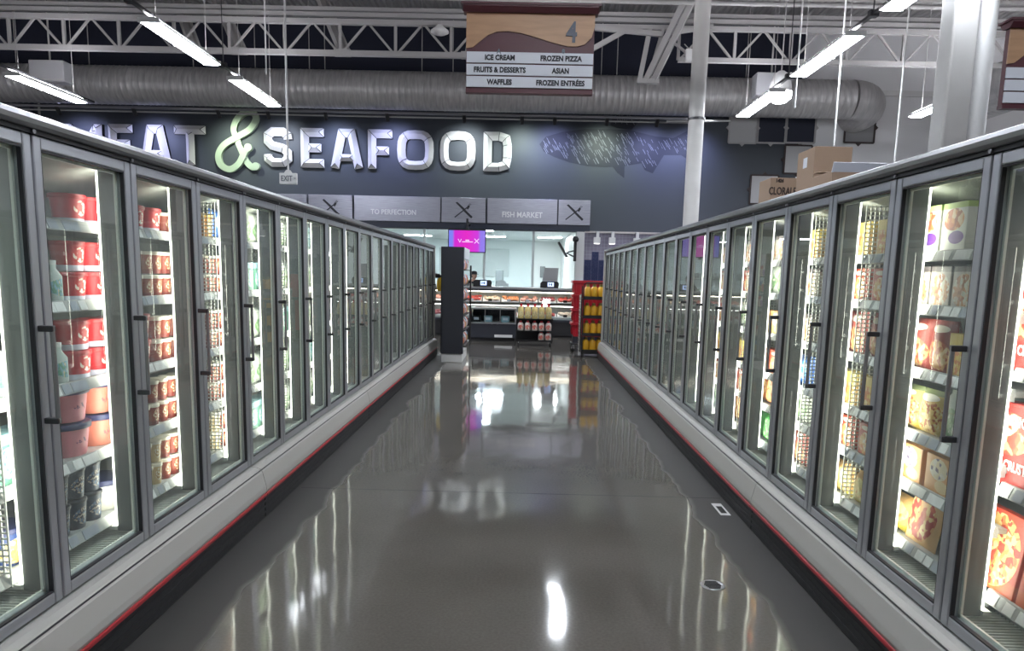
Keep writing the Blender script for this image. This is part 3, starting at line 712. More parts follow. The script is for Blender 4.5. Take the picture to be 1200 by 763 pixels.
# ------------------------------------------------------------------ freezer cases
ZB0, ZT0 = .344, 2.044
DP = .65
def meshes_case():
    D = {}
    D['door'] = MB()
    d = D['door']; f = .045; y1 = DP - .006
    d.box(-.05, 0, .004, .004 + f, ZB0, ZT0, ALU, .006); d.box(-.05, 0, DP - .004 - f, DP - .004, ZB0, ZT0, ALU, .006)
    d.box(-.05, -.001, .004 + f, DP - .004 - f, ZB0, ZB0 + f, ALU, .006); d.box(-.05, -.001, .004 + f, DP - .004 - f, ZT0 - f, ZT0, ALU, .006)
    g = .006; a, b = .004 + f, DP - .004 - f; z0, z1 = ZB0 + f, ZT0 - f
    for (ya, yb, za, zb) in ((a, a + g, z0, z1), (b - g, b, z0, z1), (a, b, z0, z0 + g), (a, b, z1 - g, z1)): d.box(-.02, -.004, ya, yb, za, zb, ALU_DARK)
    for (ya, yb, za, zb) in ((a, a + .014, z0, z1), (b - .014, b, z0, z1), (a, b, z0, z0 + .014), (a, b, z1 - .014, z1)): d.box(-.045, -.036, ya, yb, za, zb, WIRE)
    D['door_glass'] = MB().box(-.034, -.026, a + .001, b - .001, z0 + .001, z1 - .001, GLASS)
    h = MB(); yh = DP - .03
    for z in (1.038, 1.372): h.box(-.002, .052, yh - .012, yh + .012, z - .011, z + .011, HANDLE, .004)
    h.cyl((.045, yh, 1.03), (.045, yh, 1.38), .0085, HANDLE_L, n=10); D['handle'] = h
    for k in ('full', 'half'):
        w_ = .035 if k == 'full' else .018
        m = MB().box(-.13, -.056, -w_, w_, .385, 2.035, MULL, .004); m.box(-.056, -.051, -w_ - .006, w_ + .006, .385, 2.035, ALU_DARK)
        D['mullion_' + k] = m
        l = MB().box(-.1338, -.1305, -w_ - .004, w_ + .004, .41, 2.02, LED); l.box(-.156, -.128, -w_ - .014, w_ + .014, .395, .41, WIRE).box(-.156, -.128, -w_ - .014, w_ + .014, 2.02, 2.035, WIRE)
        D['led_' + k] = l
    return {k: v.mesh(k) for k, v in D.items()}
CM = meshes_case()
CL = 5 * DP
def inst(name, me, par, loc=(0, 0, 0)):
    o = bpy.data.objects.new(name, me); COL.objects.link(o); o.parent = par; o.location = loc; return o
body = MB().box(-.90, -.84, 0, CL, .2, 2.08, LINER).box(-.90, -.02, 0, CL, 2.065, 2.10, RAIL).box(-.84, -.05, 0, CL, 2.045, 2.062, LINER)
body.prism([(-.14, 2.03), (-.16, 2.04), (-.84, 2.04), (-.84, 1.98), (-.45, 1.93), (-.43, 1.93), (-.145, 2.015)], 'y', 0, CL, LINER)
for y in [.325 + k * DP for k in range(5)]: body.box(-.44, -.425, y - .003, y + .003, 1.90, 1.935, ALU_DARK)
body.box(-.90, .0, 0, CL, .22, .335, LINER).box(-.90, .03, 0, CL, .02, .22, KICK)
BODY = body.mesh('cabinet_body')
gr = MB().box(-.26, -.06, 0, CL, .335, .352, mat('grille pan', (.10, .11, .10), .5))
for k in range(int(CL / .022)): gr.box(-.25, -.07, k * .022, k * .022 + .006, .352, .362, WIRE)
gr.box(-.075, -.062, 0, CL, .335, .372, SHELF)
GRI = gr.mesh('air_grille')
bp_ = MB().prism([(-.01, .335), (.03, .334), (.056, .325), (.072, .305), (.094, .215), (.097, .185), (.09, .165), (-.01, .165)], 'y', .003, CL - .003, BUMPER)
bp_.box(.0, .068, .003, CL - .003, .3165, .3195, KICK)
BASEP = bp_.mesh('base_panel')
STRIPE = MB().box(.0, .100, 0, CL, .146, .168, REDSTRIPE, .006).mesh('bumper_stripe')
kk = MB().box(.02, .084, 0, CL, .0, .146, KICK, .01)
for z in (.035, .07, .105): kk.box(.08, .087, 0, CL, z, z + .01, BLACK)
KICKM = kk.mesh('kick_plate')
tr_ = MB().prism([(-.05, 2.062), (.02, 2.062), (.036, 2.072), (.04, 2.088), (.034, 2.104), (.016, 2.112), (-.05, 2.112)], 'y', .001, CL - .001, RAIL, smooth=False)
tr_.box(-.05, .004, 0, CL, 2.046, 2.063, ALU_DARK)
for k in range(6): tr_.cyl((.0, min(max(k * DP, .012), CL - .012), 2.054), (.012, min(max(k * DP, .012), CL - .012), 2.054), .009, RAIL, n=8)
TOPR = tr_.mesh('top_rail')
SH = {}
def shelf_meshes(seed):
    rg = random.Random(seed)
    s = MB().box(-.80, -.18, .001, DP - .001, -.018, 0, SHELF)
    r = MB().prism([(-.18, .012), (-.168, .012), (-.150, -.034), (-.18, -.034)], 'y', .002, DP - .002, SHELF)
    y = .02
    while y < DP - .12:
        L_ = rg.choice((.05, .06, .11)); m_ = TAG if rg.random() < .6 else TAG2
        r.obox((-.158, y + L_ / 2, -.011), (.0012, 0, .0005), (0, L_ / 2, 0), (.0075, 0, -.019), m_)
        y += L_ + rg.uniform(.0, .05)
    return s.mesh('shelf'), r.mesh('price_rail')
SHV = [shelf_meshes(k) for k in range(4)]
wd = MB()
for z in [.42 + k * .022 for k in range(72)]: wd.bar((-.40, 0, z), (-.152, 0, z), .006, .006, WIRE)
for x in [-.40 + k * .0225 for k in range(12)]: wd.bar((x, 0, .41), (x, 0, 1.99), .006, .006, WIRE, upv=(0, 1, 0))
WD = wd.mesh('wire_grid')  # fine pale grid standing inside some of the doors
LZ = [.45, .77, 1.10, 1.44, 1.77]
RZ = [.44, .71, .94, 1.22, 1.50, 1.73]
RZ1 = [.47, .88, 1.30, 1.66]
RYS = (.44, .71)
DIV = {'L': (-1, 2, 4, 5, 6, 8, 10, 12, 14), 'R': (1, 2, 4, 5, 6, 7, 9, 11, 13)}
def make_case(side, k, label):
    first = -2 + 5 * k                                   # door number of the nearest door
    if side == 'L': c = empty('freezer_case', label, 'freezer', (-1.714, 1.322 + CL * k, 0), 0, 'glass door freezer cases along the aisle')
    else: c = empty('freezer_case', label, 'freezer', (1.600, 1.322 + CL * (k + 1), 0), PI, 'glass door freezer cases along the aisle')
    inst('cabinet_body', BODY, c); inst('air_grille', GRI, c); inst('base_panel', BASEP, c); inst('bumper_stripe', STRIPE, c); inst('kick_plate', KICKM, c); inst('top_rail', TOPR, c)
    for i in range(6):
        kd = 'half' if i in (0, 5) else 'full'
        y = i * DP + (.034 if i == 0 else -.034 if i == 5 else 0)
        m = inst('mullion', CM['mullion_' + kd], c, (0, y, 0)); inst('led_strip', CM['led_' + kd], m)
    for i in range(5):
        num = first + i if side == 'L' else first + 4 - i
        d = inst('door', CM['door'], c, (0, i * DP, 0)); inst('door_glass', CM['door_glass'], d); inst('handle', CM['handle'], d)
        zs = LZ if side == 'L' else (RZ if num >= 0 else RZ1)
        for q, z in enumerate(zs):
            sm, rm = SHV[(i * 3 + q) % 4]
            s = inst('shelf', sm, c, (0, i * DP, z)); inst('price_rail', rm, s)
        if num in DIV[side]:
            inst('wire_grid', WD, c, (0, i * DP + (DP - .062 if side == 'L' else .062), 0))
    # end panels only where the row stops
    if (side == 'L' and k == 3) or (side == 'R' and k == 0):
        MB().box(-.92, .03, CL, CL + .06, .0, 2.10, BUMPER, .01).build('end_panel', c)
    if (side == 'L' and k == 0) or (side == 'R' and k == 3):
        MB().box(-.92, .03, -.06, 0, .0, 2.10, BUMPER, .01).build('end_panel', c)
    return c
nm = ['nearest', 'second', 'third', 'farthest']
for k in range(4):
    make_case('L', k, nm[k] + ' glass door freezer case of the left row, five doors wide')
    make_case('R', k, nm[k] + ' glass door freezer case of the right row, five doors wide')

# ------------------------------------------------------------------ packaging
def pack_mat(name, base, top=None, topz=.8, food=None, ell=(.5, .42, .42, .34), oval=None, scale=7.0, rough=.45, box=True, bot=None):
    """Printed packaging: base colour, a band on top, a picture of food in an ellipse, a coloured oval."""
    m = bpy.data.materials.new(name); m.use_nodes = True; nt = m.node_tree; b = nt.nodes['Principled BSDF']; L = nt.links.new; N = nt.nodes.new
    tc = N('ShaderNodeTexCoord'); sep = N('ShaderNodeSeparateXYZ'); L(tc.outputs['Generated'], sep.inputs[0])
    cur = N('ShaderNodeRGB'); cur.outputs[0].default_value = (*base, 1); col = cur.outputs[0]
    def mix(fac, c):
        nonlocal col
        mx = N('ShaderNodeMix'); mx.data_type = 'RGBA'; L(fac, mx.inputs['Factor']); L(col, mx.inputs['A'])
        if isinstance(c, tuple): mx.inputs['B'].default_value = (*c, 1)
        else: L(c, mx.inputs['B'])
        col = mx.outputs['Result']
    def ellipse(cx, cz, rx, rz, jag=0.0):
        def t_(o, c, r):
            a = N('ShaderNodeMath'); a.operation = 'SUBTRACT'; a.inputs[1].default_value = c; L(o, a.inputs[0])
            d = N('ShaderNodeMath'); d.operation = 'DIVIDE'; d.inputs[1].default_value = r; L(a.outputs[0], d.inputs[0])
            p = N('ShaderNodeMath'); p.operation = 'MULTIPLY'; L(d.outputs[0], p.inputs[0]); L(d.outputs[0], p.inputs[1]); return p.outputs[0]
        s = N('ShaderNodeMath'); s.operation = 'ADD'; L(t_(sep.outputs['X'], cx, rx), s.inputs[0]); L(t_(sep.outputs['Z'], cz, rz), s.inputs[1])
        l = N('ShaderNodeMath'); l.operation = 'LESS_THAN'; l.inputs[1].default_value = 1.0; L(s.outputs[0], l.inputs[0]); return l.outputs[0]
    if bot:
        l = N('ShaderNodeMath'); l.operation = 'LESS_THAN'; l.inputs[1].default_value = .2; L(sep.outputs['Z'], l.inputs[0]); mix(l.outputs[0], bot)
    if food:
        vo = N('ShaderNodeTexVoronoi'); vo.inputs['Scale'].default_value = scale * 2.0; L(tc.outputs['Generated'], vo.inputs['Vector'])
        cr = N('ShaderNodeValToRGB'); cr.color_ramp.interpolation = 'CONSTANT'
        sepc = N('ShaderNodeSeparateColor'); L(vo.outputs['Color'], sepc.inputs[0]); L(sepc.outputs[0], cr.inputs[0])
        cr.color_ramp.elements[0].color = (*food[0], 1); cr.color_ramp.elements[0].position = 0
        cr.color_ramp.elements[1].color = (*food[1], 1); cr.color_ramp.elements[1].position = .35
        for q, f_ in enumerate(food[2:]):
            e = cr.color_ramp.elements.new(.55 + .2 * q); e.color = (*f_, 1)
        mix(ellipse(*ell), cr.outputs[0])
    if top:
        g = N('ShaderNodeMath'); g.operation = 'GREATER_THAN'; g.inputs[1].default_value = topz; L(sep.outputs['Z'], g.inputs[0]); mix(g.outputs[0], top)
    if oval: mix(ellipse(*oval[0]), oval[1])
    L(col, b.inputs['Base Color']); b.inputs['Roughness'].default_value = rough
    MATS[name] = m; return m
def bag_mesh(name, w, d, h, m):
    mb = MB(); nx, nz = 8, 10; vs = []; rg = random.Random(hash(name) % 999)
    for s in (-1, 1):
        for j_ in range(nz + 1):
            for i in range(nx + 1):
                u = i / nx * 2 - 1; v = j_ / nz * 2 - 1
                t_ = (max(0, 1 - abs(u) ** 3) * max(0, 1 - abs(v) ** 4)) ** .6
                vs.append((u * w / 2 * (1 - .06 * abs(v) ** 3 * 0), s * (t_ * d / 2 * (1 + .12 * math.sin(5 * u + 3 * v)) + .001), (v + 1) * h / 2))
    n = (nx + 1) * (nz + 1); fs = []
    for s in (0, 1):
        for j_ in range(nz):
            for i in range(nx): a = s * n + j_ * (nx + 1) + i; fs.append((a, a + 1, a + nx + 2, a + nx + 1))
    mb.add(vs, fs, m, True); return mb.mesh(name)
def box_mesh(name, w, d, h, m): return MB().box(-w / 2, w / 2, -d / 2, d / 2, 0, h, m, .003).mesh(name)
def tub_mesh(name, r, h, m, sx=1, sy=1): return MB().lathe([(r * .80, 0), (r * .82, .005), (r * .97, h * .97), (r * .97, h)], (0, 0, 0), m, 20, sx, sy).mesh(name)
def lid_mesh(name, r, h, m, t_=.018, sx=1, sy=1): return MB().lathe([(r * 1.0, h - t_), (r * 1.03, h - t_ + .002), (r * 1.03, h), (r * .98, h + .002)], (0, 0, 0), m, 20, sx, sy).mesh(name)
NAVY_L = mat('navy lid', (.03, .035, .11), .4); WHITE_L = mat('cream lid', (.72, .68, .58), .45); REDP = (.40, .015, .02)
KIND = {}
def kind(key, name, mesh, w, h, d, subs=(), desc='', cat=''):
    KIND[key] = (name, mesh, w, h, d, subs, desc, cat)
def TX(t_, sz, m, sx=1, bold=.001): return text_mesh(t_, sz, m, .0006, bold, sx=sx)
P = pack_mat
kind('red_carton', 'ice_cream_carton', tub_mesh('carton', .074, .125, P('pk red', (.50, .012, .02), food=((.75, .70, .62), (.8, .6, .5), (.5, .02, .02)), ell=(.5, .55, .24, .26), bot=(.60, .62, .75)), 1.12, .9), .165, .128, .14, (('lid', lid_mesh('lid', .074, .125, mat('red lid', (.45, .015, .02), .4), sx=1.12, sy=.9)),), 'red ice cream carton', 'ice cream')
kind('pink_tub', 'ice_cream_tub', tub_mesh('tub', .115, .145, P('pk pink', (.70, .24, .29), food=((.70, .24, .29), (.15, .05, .15), (.70, .24, .29)), ell=(.5, .45, .2, .12), scale=14)), .235, .15, .22, (('lid', lid_mesh('lid', .115, .145, NAVY_L, .024)),), 'large pink ice cream tub with navy lid', 'ice cream')
kind('coral_tub', 'ice_cream_tub', tub_mesh('tub', .095, .145, P('pk coral', (.62, .22, .15), food=((.62, .22, .15), (.2, .06, .1), (.62, .22, .15)), ell=(.5, .45, .25, .15), scale=14)), .195, .15, .19, (('lid', lid_mesh('lid', .095, .145, NAVY_L, .024)),), 'coral ice cream tub with navy lid', 'ice cream')
kind('white_tub', 'ice_cream_tub', tub_mesh('tub', .115, .145, P('pk cream', (.70, .67, .60), food=((.70, .67, .60), (.3, .3, .4), (.70, .67, .60)), ell=(.5, .5, .3, .12), scale=14)), .235, .15, .22, (('lid', lid_mesh('lid', .115, .145, NAVY_L, .024)),), 'cream coloured ice cream tub with navy lid', 'ice cream')
kind('dark_cup', 'ice_cream_cup', tub_mesh('cup', .055, .13, P('pk dark', (.035, .045, .07), food=((.10, .16, .25), (.4, .35, .3), (.03, .03, .05)), ell=(.5, .45, .4, .3), scale=9)), .115, .135, .11, (('lid', lid_mesh('lid', .055, .13, mat('black lid', (.02, .02, .03), .4), .012)),), 'dark ice cream cup', 'ice cream')
kind('pint', 'ice_cream_pint', tub_mesh('pint', .046, .112, P('pk pint', (.27, .055, .03), food=((.72, .60, .42), (.60, .38, .22), (.33, .1, .05)), ell=(.5, .5, .3, .3), bot=(.20, .03, .02), scale=6)), .098, .118, .1, (('lid', lid_mesh('lid', .046, .112, WHITE_L, .016)),), 'red brown ice cream pint with cream lid', 'ice cream')
kind('cream_pint', 'ice_cream_pint', tub_mesh('pint', .046, .112, P('pk pint2', (.55, .42, .22), food=((.72, .66, .52), (.60, .48, .3), (.4, .25, .1)), ell=(.5, .5, .34, .34), scale=6)), .098, .118, .1, (('lid', lid_mesh('lid', .046, .112, WHITE_L, .016)),), 'pale yellow ice cream pint with cream lid', 'ice cream')
kind('blue_bag', 'frozen_bag', bag_mesh('bag', .2, .1, .19, P('pk blue', (.03, .12, .42), food=((.6, .7, .8), (.05, .2, .6), (.1, .4, .7)), ell=(.45, .55, .36, .3))), .2, .19, .1, (), 'blue bag of frozen food', 'frozen food')
kind('orange_jar', 'frozen_jar', tub_mesh('jar', .04, .15, P('pk orange', (.55, .25, .05), food=((.7, .5, .2), (.4, .1, .02), (.7, .6, .4)), ell=(.5, .5, .4, .3))), .09, .16, .09, (('lid', lid_mesh('lid', .04, .15, mat('gold lid', (.6, .4, .08), .3)),),) , 'small orange jar with gold lid', 'frozen food')
kind('light_bottle', 'frozen_bottle', MB().lathe([(.032, 0), (.035, .01), (.035, .11), (.015, .14), (.014, .16)], (0, 0, 0), P('pk bottle', (.55, .62, .60), food=((.2, .4, .3), (.7, .6, .4), (.3, .5, .6)), ell=(.5, .4, .6, .22), scale=6), 14).mesh('bottle'), .078, .165, .08, (('cap', MB().cyl((0, 0, .155), (0, 0, .175), .016, WHITE).mesh('cap')),), 'small pale bottle with white cap', 'bottle')
kind('green_carton', 'frozen_carton', box_mesh('cartn', .14, .12, .2, P('pk green', (.10, .25, .18), food=((.55, .7, .6), (.1, .3, .2), (.3, .5, .6)), ell=(.5, .45, .4, .3), top=(.3, .5, .55))), .15, .2, .12, (), 'green and teal frozen dessert box', 'frozen food')
kind('blue_tub', 'ice_cream_tub', tub_mesh('tub', .1, .15, P('pk blue tub', (.03, .06, .2), food=((.75, .5, .15), (.6, .3, .1), (.8, .7, .4)), ell=(.5, .4, .36, .34), scale=5)), .21, .155, .2, (('lid', lid_mesh('lid', .1, .15, NAVY_L)),), 'dark blue ice cream tub with golden picture', 'ice cream')
kind('white_bag', 'frozen_bag', bag_mesh('bag', .17, .09, .22, P('pk white bag', (.50, .54, .48), food=((.14, .26, .12), (.62, .64, .56), (.3, .4, .25)), ell=(.5, .4, .42, .3), scale=6)), .175, .22, .09, (), 'white and green bag of frozen vegetables', 'frozen food')
kind('green_bag', 'frozen_bag', bag_mesh('bag', .26, .12, .2, P('pk green bag', (.05, .26, .05), food=((.4, .6, .35), (.06, .3, .06), (.1, .4, .1)), ell=(.5, .5, .36, .36), scale=9)), .26, .2, .12, (), 'bright green bag of frozen vegetables', 'frozen food')
kind('orange_bag', 'frozen_bag', bag_mesh('bag', .24, .12, .25, P('pk orange bag', (.50, .16, .05), food=((.65, .3, .1), (.45, .1, .03), (.7, .45, .2)), ell=(.5, .5, .44, .44), scale=9)), .24, .25, .12, (), 'orange bag of frozen food', 'frozen food')
kind('chicken_box', 'frozen_meal_box', box_mesh('cb', .185, .07, .205, P('pk chicken', (.72, .72, .66), top=(.42, .56, .18), topz=.88, food=((.50, .14, .05), (.62, .28, .10), (.35, .09, .04), (.7, .5, .3)), ell=(.48, .66, .40, .22), oval=((.62, .30, .30, .13), (.13, .04, .28)), scale=5)), .19, .205, .07, (), 'white meal box with chicken picture and purple oval', 'frozen food')
kind('photo_box', 'frozen_meal_box', box_mesh('pb', .155, .06, .175, P('pk photo', (.42, .38, .34), top=(.12, .10, .10), topz=.86, food=((.55, .28, .14), (.62, .48, .36), (.35, .15, .08), (.6, .6, .5)), ell=(.5, .42, .46, .40), scale=6)), .165, .175, .06, (), 'frozen meal box with a picture of the dish', 'frozen food')
kind('red_bag', 'frozen_bag', bag_mesh('bag', .165, .08, .225, P('pk red bag', (.28, .05, .04), food=((.62, .34, .14), (.70, .52, .3), (.4, .1, .05)), ell=(.5, .34, .44, .3), oval=((.5, .84, .36, .07), (.70, .62, .5)), scale=5)), .17, .225, .08, (), 'brown red frozen bag with fried food picture', 'frozen food')
kind('yellow_bag', 'frozen_bag', bag_mesh('bag', .19, .09, .20, P('pk fries', (.60, .44, .10), food=((.72, .50, .18), (.66, .40, .10), (.75, .62, .3), (.4, .12, .04)), ell=(.5, .4, .5, .42), oval=((.5, .84, .36, .08), (.72, .70, .6)), top=(.20, .24, .10), topz=.9, scale=8)), .19, .20, .09, (), 'yellow bag of frozen fries', 'frozen food')
kind('roll_box', 'frozen_snack_box', box_mesh('rb', .20, .08, .165, P('pk rolls', (.66, .34, .13), food=((.72, .68, .6), (.15, .12, .2), (.7, .6, .4)), ell=(.5, .66, .34, .28), oval=((.66, .24, .26, .16), (.72, .55, .30)), scale=5)), .205, .165, .08, (), 'orange and white frozen roll box', 'frozen food')
kind('pizza_bag', 'frozen_pizza_pack', bag_mesh('bag', .24, .06, .29, P('pk pizza bag', (.66, .42, .20), top=(.55, .03, .03), topz=.80, food=((.40, .05, .04), (.70, .50, .24), (.66, .36, .14), (.5, .1, .05)), ell=(.5, .42, .42, .36), scale=6)), .25, .27, .06, (), 'pizza pack with red top and pepperoni picture', 'pizza')
kind('bread_bag', 'frozen_bag', bag_mesh('bag', .2, .09, .17, P('pk bread', (.62, .36, .12), food=((.70, .52, .20), (.60, .30, .08), (.75, .68, .3)), ell=(.5, .5, .45, .36), scale=5, bot=(.66, .50, .06))), .2, .17, .09, (), 'orange and yellow bag of frozen bread', 'frozen food')
kind('red_box', 'frozen_meal_box', box_mesh('redb', .15, .07, .17, P('pk red box', (.46, .07, .035), food=((.66, .40, .16), (.60, .20, .08), (.7, .6, .45)), ell=(.5, .4, .42, .34), oval=((.5, .86, .36, .07), (.72, .66, .56)), scale=5)), .157, .17, .07, (), 'red frozen snack box', 'frozen food')
kind('amber_box', 'frozen_meal_box', box_mesh('amb', .15, .07, .18, P('pk amber box', (.60, .38, .14), food=((.60, .22, .08), (.70, .54, .26), (.66, .44, .1)), ell=(.5, .42, .42, .34), top=(.66, .50, .12), topz=.72, scale=5)), .157, .18, .07, (), 'amber and yellow frozen meal box', 'frozen food')
dig = TX('DIGIORNO', .052, mat('pizza box white print', (.75, .72, .7), .5), .85, .0015); ris = TX('RISING CRUST', .05, MATS['pizza box white print'], .8, .0015)
kind('crust_box', 'pizza_box', box_mesh('crb', .30, .05, .30, P('pk crust', (.52, .035, .03), food=((.66, .36, .16), (.6, .12, .06), (.72, .55, .3), (.5, .06, .04)), ell=(.5, .62, .46, .26), scale=6)), .305, .30, .05, (('brand_lettering', dig, (0, -.0262, .235)), ('crust_lettering', ris, (0, -.0262, .07))), 'red rising crust pizza box', 'pizza')
kind('round_pizza', 'pizza_box', box_mesh('rpb', .30, .04, .30, P('pk round pizza', (.58, .06, .03), food=((.68, .42, .14), (.60, .20, .07), (.72, .55, .25), (.45, .06, .04)), ell=(.5, .5, .46, .46), scale=8, bot=(.58, .10, .03))), .31, .30, .04, (), 'pizza box with a large round pizza picture', 'pizza')
kind('upright_red', 'pizza_box', box_mesh('upr', .13, .05, .29, P('pk upright red', (.50, .03, .03), food=((.7, .6, .5), (.5, .03, .03), (.6, .25, .1)), ell=(.5, .5, .16, .34), scale=9)), .14, .29, .05, (), 'narrow red pizza box standing on edge', 'pizza')
MADE = {}
def put(key, side, door, y, z, label, group, tilt=0.0, dx=0.0, yawj=0.0):
    name, me, w, h, d, subs, desc, cat = KIND[key]
    X = -.185 - d / 2 - dx
    if side == 'L': loc = (-1.714 + X, 2.622 + DP * door + y, z + .001); rz = PI / 2
    else: loc = (1.600 - X, 2.622 + DP * door + y, z + .001); rz = -PI / 2
    o = bpy.data.objects.new(name, me); COL.objects.link(o); o.location = loc; o.rotation_euler = (-abs(tilt), 0, rz + yawj)
    tag(o, label, cat, group)
    for s in subs:
        c = bpy.data.objects.new(s[0], s[1]); COL.objects.link(c); c.parent = o
        if len(s) > 2: c.location = s[2]; c.rotation_euler = (PI / 2, 0, 0)
    return o
SHN = ['bottom', 'second', 'third', 'fourth', 'fifth', 'top']
DN = {-2: 'out-of-view', -1: 'nearest', 0: 'second', 1: 'third', 2: 'fourth', 3: 'fifth', 4: 'sixth', 5: 'seventh', 6: 'eighth'}
def bound(door): return (2.622 + DP * door) * 1.112      # where the shelf seen through a door begins
def row(side, door, si, z, seq, y0=.0, stack=1, gap=.004, depth=1, tilt=0):
    """seq: list of (kind, count, stack), laid along the shelf away from the viewer."""
    y = bound(door) + y0; end = bound(door + 1) - .004; sd = side.replace('L', 'left').replace('R', 'right')
    for key, n, st in seq:
        if key is None: y += n; continue
        name, me, w, h, d, subs, desc, cat = KIND[key]
        lab = '%s on %s shelf, %s %s door' % (desc, SHN[si], DN[door], sd)
        for q in range(n):
            for dn in DIV[side]:                           # keep clear of the wire grids
                yd = 2.622 + DP * (dn + 1) - .062
                if y < yd + .008 and y + w > yd - .008: y = yd + .01
            if y + w > end + .03: break
            for s_ in range(st):
                put(key, side, 0, y + w / 2 - 2.622, z + s_ * (h + .003), lab, lab, tilt, 0, random.uniform(-.03, .03) if not subs else 0)
            y += w + gap
R_ = row
# left row: ice cream
for si in range(5): R_('L', -2, si, LZ[si], [(('blue_tub', 'green_carton', 'light_bottle', 'green_carton', 'dark_cup')[si], 6, 1)])
for si in range(4): R_('R', -2, si, RZ1[si], [(('round_pizza', 'crust_box', 'crust_box', 'photo_box')[si], 4, 1)])
R_('L', -1, 0, LZ[0], [('blue_tub', 4, 1)]); R_('L', -1, 1, LZ[1], [('green_carton', 4, 1)]); R_('L', -1, 2, LZ[2], [('light_bottle', 8, 1)]); R_('L', -1, 3, LZ[3], [('green_carton', 4, 1)]); R_('L', -1, 4, LZ[4], [('dark_cup', 5, 1)])
R_('L', 0, 0, LZ[0], [('dark_cup', 3, 2), ('white_tub', 2, 1)])
R_('L', 0, 1, LZ[1], [(None, .10, 0), ('pink_tub', 1, 2), ('coral_tub', 2, 2)])
R_('L', 0, 2, LZ[2], [('light_bottle', 2, 1), (None, .03, 0), ('red_carton', 3, 2)])
R_('L', 0, 3, LZ[3], [('light_bottle', 2, 1), (None, .03, 0), ('red_carton', 3, 2)])
R_('L', 0, 4, LZ[4], [(None, .22, 0), ('red_carton', 3, 1)])
for dr in (1, 2):
    R_('L', dr, 0, LZ[0], [('cream_pint', 2, 2), ('pint', 6, 2)])
    for si in (1, 2, 3): R_('L', dr, si, LZ[si], [('red_carton' if (dr == 1 and si == 2) else 'pint', 1, 2), ('pint', 7, 2)])
R_('L', 1, 4, LZ[4], [('red_carton', 2, 1), ('pint', 4, 1)])
R_('L', 2, 4, LZ[4], [('orange_jar', 2, 1), ('blue_bag', 2, 1)])
for dr in (3, 4, 5):
    for si in range(5): R_('L', dr, si, LZ[si], [('white_bag' if (dr + si) % 3 else 'green_carton', 4, 1)])
# right row: pizza, snacks
R_('R', -1, 0, RZ1[0], [('round_pizza', 2, 1), ('upright_red', 1, 1)], .0, tilt=.12)
R_('R', -1, 1, RZ1[1], [('crust_box', 2, 1)], .0)
R_('R', -1, 2, RZ1[2], [('crust_box', 2, 1)], .0)
R_('R', -1, 3, RZ1[3], [('photo_box', 4, 1)], .0)
R_('R', 0, 0, RZ[0], [('pizza_bag', 1, 1), ('bread_bag', 2, 1)], .14, tilt=.15)
R_('R', 0, 1, RZ[1], [('roll_box', 3, 1)], .03, gap=.03)
R_('R', 0, 2, RZ[2], [('white_bag', 1, 1), ('yellow_bag', 3, 1)], .0)
R_('R', 0, 3, RZ[3], [('amber_box', 1, 1), ('red_bag', 3, 1)])
R_('R', 0, 4, RZ[4], [('photo_box', 4, 1)], .02)
R_('R', 0, 5, RZ[5], [('chicken_box', 3, 1), ('photo_box', 1, 1)], .12)
seqs = [['bread_bag', 'red_box', 'amber_box', 'red_bag', 'red_box', 'amber_box'], ['red_bag', 'white_bag', 'blue_bag', 'photo_box', 'photo_box', 'amber_box'], ['green_bag', 'orange_bag', 'red_box', 'roll_box', 'white_bag', 'photo_box'], ['orange_bag', 'red_box', 'amber_box', 'white_bag', 'red_box', 'photo_box'], ['white_bag', 'red_box', 'amber_box', 'red_bag', 'red_box', 'photo_box'], ['bread_bag', 'photo_box', 'amber_box', 'red_box', 'red_box', 'amber_box']]
for dr in range(1, 6):
    for si in range(6):
        key = seqs[dr - 1][si]; R_('R', dr, si, RZ[si], [(key, 4, 1)])
# ------------------------------------------------------------------ cartons on top of the right row
def carton(x0, x1, y0, y1, h, label, words, name='cardboard_box', rz=0):
    c = empty(name, label, 'box', ((x0 + x1) / 2, (y0 + y1) / 2, 2.101), rz)
    w, d = x1 - x0, y1 - y0
    MB().box(-w / 2, w / 2, -d / 2, d / 2, 0, h, CARD, .004).box(-.004, .004, -d / 2 - .001, d / 2 + .001, h - .001, h + .001, CARD_D).build('carton', c)
    for (t_, sz, dx, z, m_, sx) in words: text('lettering', t_, sz, m_, (dx, -d / 2 - .0015, z), parent=c, bold=.0015, sx=sx)
    return c
c = carton(2.03, 2.33, 6.25, 6.55, .335, 'cardboard carton with black lettering, leftmost on top of right freezers', [('CLORALEN', .085, -.03, .225, CARD_D, .62), ('MAX', .05, -.08, .10, CARD_D, .8), ('1424', .04, -.08, .31, CARD_D, .8)])
MB().box(.06, .12, -.153, -.15, .17, .28, mat('faded green print', (.13, .16, .10), .8)).build('green_print', c)
c = carton(2.01, 2.27, 5.30, 5.62, .425, 'tall cardboard carton at the back of the group on right freezers', [])
MB().box(-.132, -.13, -.03, .04, .30, .37, PAPER).build('paper_label', c)
MB().box(-.02, .06, -.161, -.16, .10, .16, CARD_D).build('dark_print', c)
c = carton(1.87, 2.18, 4.62, 4.95, .165, 'low cardboard carton with raised white flap, nearest on the right freezers', [])
MB().obox((.0, -.17, .185), (.16, 0, 0), (0, .004, .002), (0, -.01, .028), PAPER).build('open_flap', c)
MB().obox((.0, .12, .19), (.15, 0, 0), (0, .05, .0), (0, .02, .004), CARD).build('back_flap', c)
tag(MB().box(2.36, 2.45, 5.9, 6.1, 2.101, 2.30, WHITE, .02).build('white_packet'), 'small white packet between the lettered carton and the tall one', 'packet')

